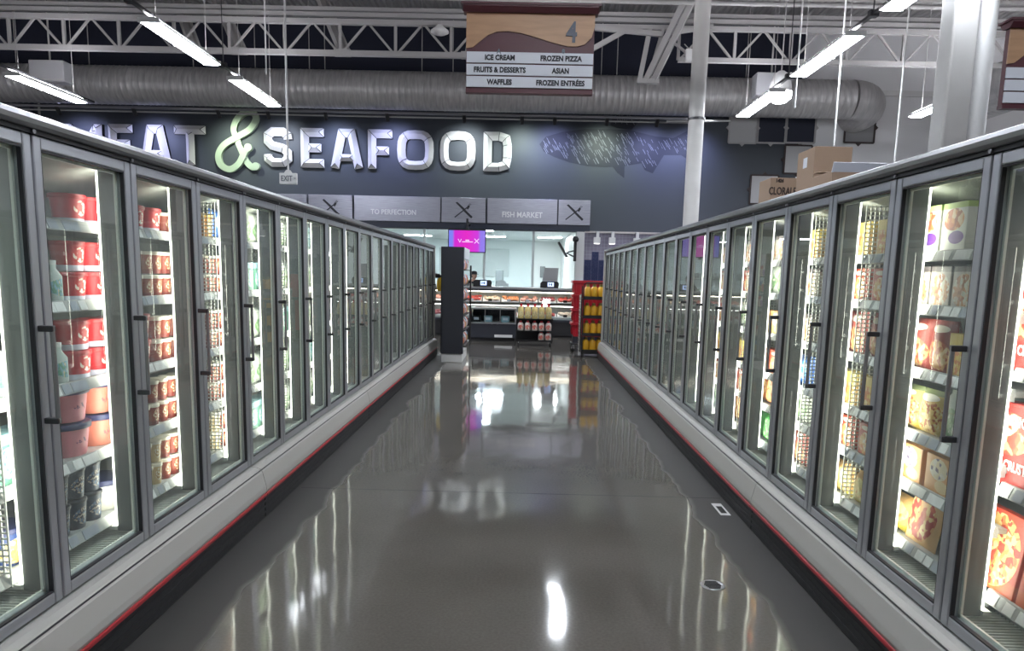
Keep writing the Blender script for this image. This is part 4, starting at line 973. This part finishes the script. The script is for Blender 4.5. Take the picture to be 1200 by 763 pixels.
# ------------------------------------------------------------------ floor details
o = empty('floor_drain', 'round metal floor drain in the polished aisle floor', 'drain', (1.045, 3.69, 0))
MB().lathe([(.065, 0), (.065, .003), (.055, .004), (.052, .002), (.001, .002)], (0, 0, 0), STEEL, 24).build('ring', o)
g_ = MB()
for k in range(-3, 4): g_.box(-.045 + abs(k) * .005, .045 - abs(k) * .005, k * .014 - .003, k * .014 + .003, .002, .005, HANDLE)
g_.build('grate', o)
tag(MB().box(1.40, 1.47, 4.86, 5.12, 0, .002, WHITE).box(1.415, 1.455, 4.9, 5.05, .002, .003, JOINT).build('floor_sticker'), 'small white label stuck to the floor beside right kick plate', 'sticker')

# ------------------------------------------------------------------ tall dark snack rack at the end of left row
tw = empty('end_rack', 'tall dark merchandise rack standing at the far end of the left freezers', 'rack', (-1.225, 13.75, 0))
MB().box(-.215, .19, -.60, -.56, .16, 2.06, DARK, .004).box(-.215, -.195, -.6, .6, .16, 2.06, DARK).build('side_panel', tw)
MB().box(-.20, .17, -.57, .6, 0.0, .16, WHITE, .01).build('plinth', tw)
MB().box(.19, .205, -.585, .6, 1.86, 2.05, PAPER).build('header_strip', tw)
MB().box(.22, .25, .50, .58, .2, 1.75, BLACK).build('rear_post', tw)
for k in range(6): MB().box(-.19, .22, -.56, .6, .30 + .27 * k, .315 + .27 * k, BLACK).build('shelf', tw)
snack = [P('snack ' + str(k), *a) for k, a in enumerate((((.6, .1, .08), (.8, .75, .6), .7), ((.5, .4, .1), (.2, .3, .5), .6), ((.35, .2, .45), (.8, .8, .8), .6), ((.75, .6, .5), (.6, .1, .1), .7)))]
SNM = [bag_mesh('snack_bag', .15, .07, .19, m) for m in snack]
for sh in range(6):
    for q in range(6):
        o = bpy.data.objects.new('snack_bag', SNM[(sh * 2 + q) % 4]); COL.objects.link(o); o.location = (-1.225 + .155, 13.27 + q * .185, .316 + .27 * sh); o.rotation_euler = (0, 0, PI / 2)
        lb = 'small colourful snack bag on %s shelf of the tall dark rack' % ['bottom', 'second', 'third', 'fourth', 'fifth', 'top'][sh]
        tag(o, lb, 'snack', lb)
tag(MB().add([], [], BLACK).lathe([(.05, 0), (.07, .04), (.07, .20), (.05, .26), (.03, .27)], (-1.60, 14.52, 1.24), mat('yellow bag plastic', (.75, .48, .03), .4), 14).cyl((-1.60, 14.52, 1.5), (-1.60, 14.52, 1.56), .012, BLACK).box(-1.62, -1.58, 14.36, 14.54, 1.54, 1.56, BLACK).box(-1.72, -1.60, 14.445, 14.46, 1.50, 1.58, BLACK).build('hanging_packet'), 'bright yellow packet hanging between left freezers and the tall dark rack', 'packet')

# ------------------------------------------------------------------ wheeled bottle stand, middle
YEL = mat('yellow juice plastic', (.80, .44, .03), .3, coat=.3); PALEY = P('pale yellow jug', (.66, .54, .22), food=((.7, .62, .3), (.35, .30, .2), (.75, .65, .35)), ell=(.5, .35, .42, .22), scale=8)
REDC = mat('red cap plastic', (.50, .02, .03), .35); WJ = P('white jug', (.72, .66, .60), food=((.7, .2, .15), (.75, .7, .6), (.6, .1, .08)), ell=(.5, .4, .4, .25), scale=6)
def jug(name, m, h, r, capm):
    b = MB().lathe([(r * .9, 0), (r, .01), (r, h * .60), (r * .85, h * .72), (r * .38, h * .86), (r * .36, h * .90)], (0, 0, 0), m, 12, 1, 1).mesh(name)
    c_ = MB().cyl((0, 0, h * .89), (0, 0, h), r * .42, capm, n=10).cyl((0, 0, h * .80), (0, 0, h * .89), r * .55, capm, n=10, r2=r * .42).mesh('cap')
    return b, c_
jA = jug('juice_jug', PALEY, .33, .068, REDC); jB = jug('sauce_jug', WJ, .22, .068, REDC); jC = jug('juice_bottle', YEL, .28, .064, mat('olive cap', (.16, .13, .02), .4))
def place_jug(name, j_, loc, lb):
    o = bpy.data.objects.new(name, j_[0]); COL.objects.link(o); o.location = loc; c_ = bpy.data.objects.new('cap', j_[1]); COL.objects.link(c_); c_.parent = o
    tag(o, lb, 'bottle', lb)
st = empty('bottle_stand', 'black wheeled stand of red capped jugs in front of the meat counter', 'stand', (.31, 16.75, 0))
m_ = MB()
for z in (.10, .33, .60): m_.box(-.40, .40, -.17, .17, z, z + .02, BLACK)
m_.build('shelf_set', st)
for x in (-.40, .40):
    for y in (-.16, .16): MB().box(x - .012, x + .012, y - .012, y + .012, .06, .62, BLACK).build('post', st)
MB().box(-.4, .4, .15, .17, .1, .62, BLACK).build('back_panel', st)
MB().box(-.40, .40, -.172, -.16, .10, .14, BLACK).build('front_lip', st)
for x in (-.36, .36):
    for y in (-.13, .13): MB().cyl((x - .015, y, .035), (x + .015, y, .035), .035, BLACK, n=12).cyl((x, y, .06), (x, y, .1), .01, STEEL, n=6).build('caster', st)
MB().bar((-.22, .1, .93), (-.22, .1, 1.07), .01, .01, BLACK).bar((-.06, .1, .93), (-.06, .1, 1.07), .01, .01, BLACK).bar((-.22, .1, 1.07), (-.06, .1, 1.07), .01, .01, BLACK).bar((-.14, .1, .62), (-.14, .1, .93), .01, .01, BLACK).bar((-.22, .1, .93), (-.06, .1, .93), .01, .01, BLACK).build('sign_holder', st)
for q in range(5):
    for y in (-.09, .07): place_jug('juice_jug', jA, (.31 - .315 + q * .157, 16.75 + y, .621), 'pale yellow jug with red cap on top of black wheeled stand')
    place_jug('sauce_jug', jB, (.31 - .315 + q * .157, 16.75 - .09, .351), 'short white jug with red cap on middle shelf of the wheeled stand')
for q in (3, 4): place_jug('sauce_jug', jB, (.31 - .315 + q * .157, 16.75 - .09, .121), 'short white jug with red cap on the bottom shelf of wheeled stand')

# ------------------------------------------------------------------ black wire rack of yellow bottles
rk = empty('wire_rack', 'black wire rack of yellow bottles beyond the end of the right freezers', 'rack', (1.62, 14.75, 0))
for x in (-.40, .42):
    for y in (-.19, .19): MB().cyl((x, y, .07), (x, y, 1.40), .012, BLACK, n=8).build('post', rk)
m_ = MB()
m_.tube([(-.40, -.19, 1.38), (-.39, -.19, 1.44), (-.35, -.19, 1.47), (.37, -.19, 1.47), (.41, -.19, 1.44), (.42, -.19, 1.38)], .012, BLACK, n=8); m_.build('top_hoop', rk)
for z in (.10, .43, .78, 1.15):
    s_ = MB().box(-.40, .42, -.19, .19, z, z + .012, BLACK).box(-.40, .42, -.205, -.19, z - .01, z + .055, BLACK); s_.build('shelf', rk)
    for q in range(6):
        for y in (-.10, .04): place_jug('juice_bottle', jC, (1.62 - .31 + q * .132, 14.75 + y, z + .014), 'yellow bottle on the %s shelf of the black wire rack' % {.10: 'bottom', .43: 'second', .78: 'third', 1.15: 'top'}[z])
MB().box(-.40, .42, -.2, .19, 0.065, .095, BLACK).build('base_frame', rk)
for x in (-.37, .39):
    for y in (-.16, .16): MB().cyl((x - .012, y, .034), (x + .012, y, .034), .034, BLACK, n=12).build('caster', rk)
sp = MB().box(-.44, -.425, -.17, .17, .10, 1.24, BLACK); sp.build('side_grid', rk)
pk = mat('foil sachet', (.45, .46, .42), .35, .3)
SAM = MB().box(-.012, .0, -.05, .05, 0, .12, pk, .004).box(-.0135, -.012, -.02, .03, .03, .09, BLACK).mesh('sachet')
for k in range(8):
    for y in (-.11, .0, .11):
        o = bpy.data.objects.new('hanging_sachet', SAM); COL.objects.link(o); o.location = (1.62 - .442, 14.75 + y, .13 + k * .138)
        tag(o, 'small foil sachet hanging on the left side of the black wire rack', 'sachet', 'sachets on the side of the wire rack')
# stack of red crates
RC = mat('red crate plastic', (.42, .012, .025), .35)
cr = MB(); w0, w1, d0, d1, hh = .30, .34, .24, .28, .293
cr.prism([(-w0, 0), (w0, 0), (w1, hh), (-w1, hh)], 'y', -d0, d0, RC); cr.box(-w1 - .02, w1 + .02, -d1, d1, hh - .05, hh - .025, RC, .006).box(-w1 - .012, w1 + .012, -d1 + .01, d1 - .01, hh - .012, hh - .001, RC, .003)
for k in range(-3, 4): cr.box(k * .085 - .006, k * .085 + .006, -d0 - .02, -d0, .04, hh - .06, RC)
for k in range(-2, 3): cr.box(-w1 + .01, -w0 + .0, k * .09 - .006, k * .09 + .006, .04, hh - .06, RC)
cm_ = cr.mesh('red_crate')
for k in range(4):
    o = bpy.data.objects.new('red_crate', cm_); COL.objects.link(o); o.location = (1.42, 15.9, .321 + k * .296)
    tag(o, 'red plastic crate behind black wire rack, ' + ('bottom', 'second from bottom', 'third from bottom', 'topmost')[k] + ' of its stack', 'crate', 'stacked red crates')
dl = empty('crate_dolly', 'low wheeled dolly under the stack of red crates', 'dolly', (1.42, 15.9, 0))
MB().box(-.34, .34, -.28, .28, .14, .18, BLACK, .01).box(-.30, .30, -.24, .24, .18, .32, DARK).build('deck', dl)
for x in (-.30, .30):
    for y in (-.22, .22): MB().cyl((x - .02, y, .06), (x + .02, y, .06), .06, BLACK, n=14).box(x - .03, x + .03, y - .02, y + .02, .06, .15, STEEL).build('caster', dl)

# ------------------------------------------------------------------ low refrigerated display
bk = empty('bunker_cooler', 'low black refrigerated display with glass front left of the jug stand', 'cooler', (-.66, 17.9, 0))
MB().box(-.58, .54, -.35, .35, .08, .42, DARK, .01).box(-.56, .52, -.30, .35, 0, .08, BLACK).build('base_cabinet', bk)
MB().box(-.58, .54, -.37, -.35, .42, .455, STEEL).box(-.58, .54, -.36, .35, .76, .80, STEEL, .005).box(.51, .54, -.36, .35, .42, .78, STEEL).box(-.58, -.55, -.36, .35, .42, .78, STEEL).build('steel_frame', bk)
MB().box(-.55, .51, -.345, -.338, .455, .76, CGLASS).build('front_glass', bk)
for dx in (-.2, .16): MB().box(dx - .008, dx + .008, -.352, -.345, .455, .76, STEEL).build('glazing_bar', bk)
MB().box(-.54, .50, -.33, .33, .42, .45, LINER).box(-.54, .5, .3, .34, .45, .76, DARK).build('inner_tray', bk)
MB().box(.03, .46, -.356, -.35, .10, .165, WHITE).build('white_label', bk)
for x in (-.03, .1): MB().box(x - .02, x + .02, -.385, -.37, .415, .45, STEEL).build('latch', bk)
MB().cyl((.545, -.33, .04), (.565, -.33, .04), .04, BLACK, n=12).build('caster', bk)
for q, (x, m__) in enumerate(((-.42, BLACK), (-.14, mat('blue pack', (.25, .4, .45), .4)), (.28, MATS['blue pack']))):
    tag(MB().box(-.66 + x - .1, -.66 + x + .1, 17.75, 17.95, .452, .60, m__, .01).box(-.66 + x - .06, -.66 + x + .06, 17.748, 17.75, .5, .56, PAPER).build('chilled_pack'), ('dark chilled pack at left inside the low display', 'blue chilled pack in the middle of the low display', 'blue chilled pack at right inside the low display')[q], 'food pack')

# ------------------------------------------------------------------ service meat counter
mc = empty('meat_counter', 'long glass fronted meat counter across the end of the aisle', 'counter', (-1.6, 19.4, 0))
X0, X1 = -5.4, 3.05
MB().box(X0, X1, -.35, .55, .04, .42, BLACK, .01).box(X0, X1, -.30, .5, 0, .04, BLACK).box(X0, X1, -.40, -.35, .40, .46, DARK).build('base', mc)
MB().box(X0, X1, -.36, .5, .42, .50, LINER).build('deck', mc)
MB().box(X0, X1, .46, .50, .5, 1.1, LINER).build('rear_wall', mc)
MB().box(X0, X1, -.12, .5, 1.17, 1.27, STEEL, .008).box(X0, X1, -.14, -.12, 1.16, 1.215, DARK).build('top_ledge', mc)
MB().prism([(-.395, .46), (-.39, .46), (-.36, .80), (-.28, 1.0), (-.14, 1.165), (-.145, 1.17), (-.287, 1.003), (-.367, .80)], 'x', X0, X1, CGLASS).build('curved_glass', mc)
MB().box(X0, X1, -.10, .40, .80, .812, STEEL).build('inner_shelf', mc)
MB().box(X0 + .1, X1 - .1, -.10, -.04, 1.135, 1.16, emitter('warm case light', (1.0, .84, .66), 9.0)).build('case_light', mc)
MB().box(X0 + .1, X1 - .1, -.095, -.05, .785, .80, emitter('white case light', (1.0, .93, .88), 9.0)).build('case_light', mc)
MB().cyl((X1 - .02, -.3, .46), (X1 - .02, -.3, .5), .02, STEEL).box(X1, X1 + .05, -.36, .55, 0, 1.2, DARK).box(X0 - .05, X0, -.36, .55, 0, 1.2, DARK).build('end_panel', mc)
meats = [mat('raw red meat', (.45, .06, .05), .35), mat('pink pork', (.62, .30, .25), .4), mat('pale chicken', (.70, .55, .42), .4), mat('dark ham', (.25, .05, .06), .35), mat('orange salmon', (.65, .24, .10), .35)]
rg = random.Random(5)
def heap(mb, x0, x1, y0, y1, z, m):
    for _ in range(20):
        cx, cy = rg.uniform(x0 + .05, x1 - .05), rg.uniform(y0 + .04, y1 - .04)
        mb.lathe([(.02, 0), (.055, .012), (.05, .04), (.01, .055)], (cx, cy, z + rg.uniform(0, .02)), m, 9, rg.uniform(.8, 1.3), rg.uniform(.6, 1))
MN = ['red meat', 'pink pork', 'pale chicken', 'dark ham', 'orange salmon']
for lev, (z, y0, y1) in enumerate(((.502, -.30, .0), (.813, -.08, .30))):
    for k in range(17):
        x = -6.9 + k * .49; mi_ = (k * 2 + lev * 3) % 5
        tr = empty('meat_tray', 'tray of %s, %s level, %s' % (MN[mi_], ('lower', 'upper')[lev], ('tray %d' % (k + 1) if 0 else 'number %s from its left end' % ['one', 'two', 'three', 'four', 'five', 'six', 'seven', 'eight', 'nine', 'ten', 'eleven', 'twelve', 'thirteen', 'fourteen', 'fifteen', 'sixteen', 'seventeen'][k])), 'tray', (x, 19.4, z + .08), group='meat trays in the counter'); tr.rotation_euler = (.25, 0, 0)
        MB().box(0, .46, y0, y1, 0, .025, WHITE, .005).build('tray_base', tr)
        hp = MB(); heap(hp, 0, .46, y0, y1, .02, meats[mi_]); hp.build('meat', tr, None)
        MB().obox((.2, y0 - .01, .06), (.05, 0, 0), (0, .002, 0), (0, .0, .03), PAPER if k % 4 else BLACK).build('price_card', tr)
# scales on the ledge
SCR = emitter('scale display', (.45, .6, 1.0), 1.6)
def scale_(x, lb, platform):
    s = empty('counter_scale', lb, 'scale', (x, 19.38, 1.271))
    MB().box(-.25, .22, -.1, .2, .0, .03, BLACK).prism([(-.25, .02), (.20, .02), (.23, .06), (.23, .13), (.19, .17), (-.2, .17), (-.25, .12)], 'y', -.10, .04, BLACK).build('body', s)
    MB().box(-.06, .10, -.105, -.10, .035, .145, SCR).build('display', s)
    MB().box(.0, .02, -.107, -.105, .07, .11, DARK).box(.03, .06, -.107, -.105, .06, .12, DARK).box(-.03, -.01, -.107, -.105, .06, .12, DARK).build('digits', s)
    if platform: MB().prism([(-.2, .18), (.20, .18), (.22, .52), (-.14, .52)], 'y', .06, .10, mat('grey mesh screen', (.28, .28, .29), .5)).box(-.19, .2, .04, .12, .165, .19, STEEL).build('back_screen', s)
    return s
scale_(-1.02, 'black counter scale with lit display next to the person', False)
scale_(.73, 'black counter scale with tall grey back screen at right', True)
s = empty('paper_dispenser', 'pale folded tag holder on the counter ledge beside the left scale', 'holder', (-1.32, 19.4, 1.271))
MB().box(-.06, .06, -.03, .03, 0, .06, WHITE).box(-.05, .05, -.034, -.03, .02, .05, mat('green tag', (.2, .35, .2), .5)).build('body', s)

# ------------------------------------------------------------------ kitchen partition and what stands behind it
for k, (x0, x1, lb) in enumerate(((-8, -6.2, 'a'), (-6.2, -4.5, 'b'), (-4.5, -2.8, 'c'), (-2.8, -1.1, 'd'), (-1.1, .28, 'e'), (.28, 1.5, 'f'))):
    wn = empty('window_%d' % (k + 1), None, None, (0, YW + .1, 0)); wn['kind'] = 'structure'
    MB().box(x0, x0 + .05, -.03, .03, 1.1, 2.82, mat('window frame', (.55, .6, .6), .4)).box(x1 - .02, x1, -.03, .03, 1.1, 2.82, MATS['window frame']).box(x0 + .05, x1 - .02, -.03, .03, 1.1, 1.15, MATS['window frame']).build('window_frame', wn)
    if k not in (5,): MB().box(x0 + .05, x1 - .02, -.003, .003, 1.15, 2.82, CGLASS).build('window_glass', wn)
tag(MB().box(-8, 1.5, YW, YW + .2, 0, 1.1, KITCHEN).build('wall_low'), kind='structure')
for (x, y, w_, lb) in ((-1.35, 23.2, .9, 'flat kitchen ceiling light panel nearest, right of television'), (-1.1, 26.6, 1.0, 'flat kitchen ceiling light panel behind the nearest one'), (.95, 26.5, .9, 'flat kitchen ceiling light panel at right'), (-5.5, 24, 1.0, 'flat kitchen ceiling light panel above the left freezers'), (-3.8, 27, 1.0, 'flat kitchen ceiling light panel further back on the left')):
    l_ = empty('kitchen_light', lb, 'ceiling light', (x, y, 2.95)); MB().box(-w_ / 2, w_ / 2, -.3, .3, -.03, -.001, WHITE, .004).build('frame', l_); MB().box(-w_ / 2 + .03, w_ / 2 - .03, -.27, .27, -.034, -.03, KLIGHT).build('diffuser', l_)
kt = empty('steel_table', 'stainless kitchen work table behind the glass', 'table', (-2.5, 25.5, 0)); MB().box(-2, 2.6, -.4, .4, .86, .90, STEEL, .005).build('top', kt)
for x in (-1.9, 2.5):
    for y in (-.35, .35): MB().cyl((x, y, 0), (x, y, .86), .025, STEEL).build('leg', kt)
fz = empty('upright_cabinet', 'narrow grey steel cabinet behind the glass between television and scale', 'cabinet', (-.83, 27.2, 0)); MB().box(-.14, .14, -.3, .3, 0, 1.74, mat('cabinet grey', (.22, .24, .25), .4), .01).build('body', fz); MB().box(-.12, .12, -.32, -.3, .1, 1.68, MATS['cabinet grey'], .005).build('door', fz)
bd = empty('white_board', 'pale board on the kitchen wall behind the television', 'board', (-1.75, 29.96, 1.5)); MB().box(-1.6, 1.2, -.03, .03, 0, 1.1, mat('board grey', (.55, .6, .6), .5), .01).build('board', bd)
sh_ = empty('wall_shelf', 'grey kitchen wall shelf with pans behind the left freezers', 'shelf', (-4.6, 29.8, 1.55)); MB().box(-1.6, 1.2, -.2, .15, 0, .04, STEEL).build('board', sh_)
for k in range(6): tag(MB().lathe([(.12, 0), (.16, .02), (.17, .22), (.15, .23)], (-5.9 + k * .45, 29.75, 1.591), STEEL, 14).build('steel_pan'), 'steel pan on kitchen wall shelf behind the left freezers', 'pan', 'pans on the wall shelf')
sl = empty('meat_slicer', 'silver meat slicer on the kitchen table right of middle', 'slicer', (-.7, 25.4, .901)); MB().box(-.3, .3, -.2, .2, 0, .12, STEEL, .02).cyl((0, -.02, .33), (0, .02, .33), .18, STEEL, n=24).box(-.05, .25, .02, .15, .12, .4, STEEL, .02).build('body', sl)
tag(MB().box(.72, .92, 29.9, 29.98, 1.50, 1.95, MATS['cabinet grey'], .01).build('wall_box'), 'small grey box on kitchen back wall right of tall scale screen', 'box')
sk = empty('hand_sink', 'steel sink with counter at the right end of the kitchen', 'sink', (.95, 25, 0)); MB().box(-.25, .55, -.3, .3, .8, 1.05, STEEL, .01).box(-.2, .5, -.25, .25, 0, .8, MATS['cabinet grey']).build('basin', sk); MB().tube([(.1, .2, 1.05), (.1, .2, 1.4), (.1, .1, 1.45), (.1, 0, 1.4)], .015, STEEL).build('tap', sk)
# television on its pole
TVM = bpy.data.materials.new('television picture'); TVM.use_nodes = True; nt = TVM.node_tree; nt.nodes.clear()
o_ = nt.nodes.new('ShaderNodeOutputMaterial'); e_ = nt.nodes.new('ShaderNodeEmission'); e_.inputs[1].default_value = .75
tc = nt.nodes.new('ShaderNodeTexCoord'); sp_x = nt.nodes.new('ShaderNodeSeparateXYZ'); nt.links.new(tc.outputs['Generated'], sp_x.inputs[0])
cr1 = nt.nodes.new('ShaderNodeValToRGB'); els = cr1.color_ramp.elements
els[0].position = 0; els[0].color = (.20, .22, .85, 1); els[1].position = 1; els[1].color = (.30, .22, .80, 1)
for p_, c_ in ((.10, (.22, .22, .85, 1)), (.16, (.62, .03, .62, 1)), (.5, (.75, .03, .55, 1)), (.80, (.60, .05, .70, 1)), (.88, (.28, .20, .80, 1))):
    e2 = els.new(p_); e2.color = c_
nt.links.new(sp_x.outputs['X'], cr1.inputs[0]); nt.links.new(cr1.outputs[0], e_.inputs[0]); nt.links.new(e_.outputs[0], o_.inputs[0])
tv = empty('television', 'wall television showing magenta picture, hung above the meat counter', 'television', (-1.50, 20.0, 2.15), .0)
MB().box(-.51, .51, 0, .05, 0, .61, BLACK, .01).build('bezel', tv); MB().box(-.485, .485, -.004, 0, .025, .585, TVM).build('screen', tv)
MB().cyl((0, .06, .4), (0, .06, .9), .03, BLACK).box(-.08, .08, .05, .09, .3, .5, BLACK).box(-.03, .03, .05, .99, .78, .83, BLACK).box(-.03, .03, .01, .09, -.05, 0, BLACK).build('pole_mount', tv)
TVT = emitter('screen white print', (.85, .6, 1), .9)
sc = MB().box(-.13, .16, -.008, -.004, .275, .295, TVT).box(-.04, .06, -.008, -.004, .31, .34, TVT).bar((.20, -.006, .25), (.32, -.006, .37), .018, .004, TVT, upv=(0, 1, 0)).bar((.32, -.006, .25), (.20, -.006, .37), .018, .004, TVT, upv=(0, 1, 0)).bar((-.24, -.006, .36), (-.19, -.006, .27), .014, .004, TVT, upv=(0, 1, 0)).bar((-.19, -.006, .27), (-.15, -.006, .36), .014, .004, TVT, upv=(0, 1, 0))
sc.build('screen_graphic', tv)
# wall monitor on its arm by the jamb
wm = empty('monitor_arm', 'black monitor on a tilted wall arm beside the white jamb', 'monitor', (1.47, 20.4, 2.0))
MB().box(-.05, .03, .4, .5, .0, .55, BLACK, .01).build('wall_bracket', wm); MB().bar((-.02, .45, .12), (-.28, .1, .22), .03, .03, BLACK).bar((-.28, .1, .22), (-.02, .45, .3), .03, .03, BLACK).build('arm', wm)
MB().obox((-.38, .05, .30), (.02, 0, .012), (0, .16, 0), (-.12, 0, .20), BLACK).obox((-.345, .05, .30), (.006, 0, .004), (0, .15, 0), (-.115, 0, .19), STEEL).build('panel', wm)
MB().lathe([(.02, 0), (.08, .03), (.09, .1), (.05, .16)], (-.01, .35, .52), BLACK, 14).build('camera_dome', wm)
# little white track lamps under the slate wall
for k, x in enumerate((2.05, 2.47, 3.15, 3.8)):
    l_ = empty('track_lamp', 'small white square lamp below slate wall, %s from the jamb' % ('first', 'second', 'third', 'fourth')[k], 'lamp', (x, 20.75, 2.5))
    MB().box(-.09, .09, -.06, .06, .0, .17, WHITE, .01).build('housing', l_); MB().box(-.02, .06, -.01, .03, .16, .33, WHITE).box(-.02, .06, .03, .235, .30, .33, WHITE).build('bracket', l_); MB().box(-.07, .07, -.05, .05, -.008, 0, emitter('small lamp glow', (1, .95, .95), 4) if k == 0 else MATS['small lamp glow']).build('lens', l_)

# ------------------------------------------------------------------ person behind the counter
per = None
sk = [((0, 0, .92), .14), ((0, 0, 1.08), .135), ((0, .0, 1.25), .15), ((0, 0, 1.37), .11), ((0, -.01, 1.43), .05), ((0, -.02, 1.49), .055)]
V = []; E = []; R = []
def ch(start, pts):
    p = start
    for q, r in pts: V.append(q); R.append(r); E.append((p, len(V) - 1)) if p is not None else None; p = len(V) - 1
    return p
top = ch(None, sk)
for s in (-1, 1):
    ch(0, [((s * .09, 0, .84), .095), ((s * .10, -.01, .47), .06), ((s * .10, .0, .09), .042), ((s * .10, -.12, .035), .035)])
    ch(3, [((s * .18, 0, 1.36), .062), ((s * .23, -.05, 1.12), .042), ((s * .17, -.24, 1.0), .034), ((s * .14, -.30, 1.0), .024)])
me = bpy.data.meshes.new('person'); me.from_pydata(V, E, []); per = bpy.data.objects.new('person', me); COL.objects.link(per)
md = per.modifiers.new('skin', 'SKIN'); 
for i, r in enumerate(R): me.skin_vertices[0].data[i].radius = (r, r) if me.skin_vertices else (r, r)
me.skin_vertices[0].data[0].use_root = True
per.modifiers.new('sub', 'SUBSURF').levels = 2; per.modifiers['sub'].render_levels = 2
bpy.context.view_layer.update()
m2 = bpy.data.meshes.new_from_object(per.evaluated_get(bpy.context.evaluated_depsgraph_get()))
per.modifiers.clear(); per.data = m2
m2.materials.clear(); m2.materials.append(mat('dark work shirt', (.03, .032, .04), .8)); m2.materials.append(SKIN)
# head, ears, nose joined into the same body; hands with five fingers
bm = bmesh.new(); bm.from_mesh(m2)
for f in bm.faces:
    c_ = f.calc_center_median(); f.smooth = True
    f.material_index = 1 if (c_.z > 1.40 or (c_.y < -.2 and .9 < c_.z < 1.1)) else 0
def ell(c, r, mi_=1, seg=16):
    g = bmesh.ops.create_uvsphere(bm, u_segments=seg, v_segments=seg // 2 + 2, radius=1)
    for v in g['verts']:
        q = v.co.copy(); 
        if r[2] > .09 and q.z < 0: q.x *= 1 + .22 * q.z; q.y *= 1 + .1 * q.z
        v.co = Vector((c[0] + q.x * r[0], c[1] + q.y * r[1], c[2] + q.z * r[2]))
        for f in v.link_faces: f.material_index = mi_; f.smooth = True
ell((0, -.03, 1.545), (.075, .095, .115))
ell((0, -.128, 1.535), (.014, .02, .024)); 
for s in (-1, 1): ell((s * .076, -.025, 1.54), (.012, .02, .03))
for s in (-1, 1):
    ell((s * .135, -.335, 1.0), (.038, .045, .016))
    for q in range(4): ell((s * .135 + (q - 1.5) * .018, -.39 - (.006 if q in (1, 2) else 0), .992), (.0085, .036, .0085))
    ell((s * .095, -.345, .995), (.009, .03, .009))
bm.to_mesh(m2); bm.free()
EYE = mat('dark eye', (.02, .015, .012), .3)
e = MB()
for s in (-1, 1): e.lathe([(.001, -.006), (.011, 0), (.001, .006)], (s * .03, -.118, 1.555), EYE, 8)
e.box(-.025, .025, -.125, -.118, 1.487, 1.493, mat('lip', (.35, .12, .1), .5)); e.build('face_features', per)
MB().lathe([(.086, 1.575), (.092, 1.60), (.086, 1.64), (.055, 1.668), (.005, 1.674)], (0, -.03, 0), BLACK, 20, .95, 1.12).box(-.065, .065, -.20, -.10, 1.578, 1.588, BLACK, .004).build('cap', per)
MB().lathe([(.083, 1.50), (.085, 1.58)], (0, -.01, 0), mat('dark hair', (.015, .01, .01), .7), 16, .95, 1.05).build('hair', per)
MB().prism([(-.15, .75), (.15, .75), (.13, 1.28), (-.13, 1.28)], 'y', -.175, -.165, BLACK).build('apron', per)
per.location = (-1.34, 20.45, 0); per.rotation_euler = (0, 0, .5)
tag(per, 'person in a black cap and dark clothes behind the meat counter beside the scale', 'person')
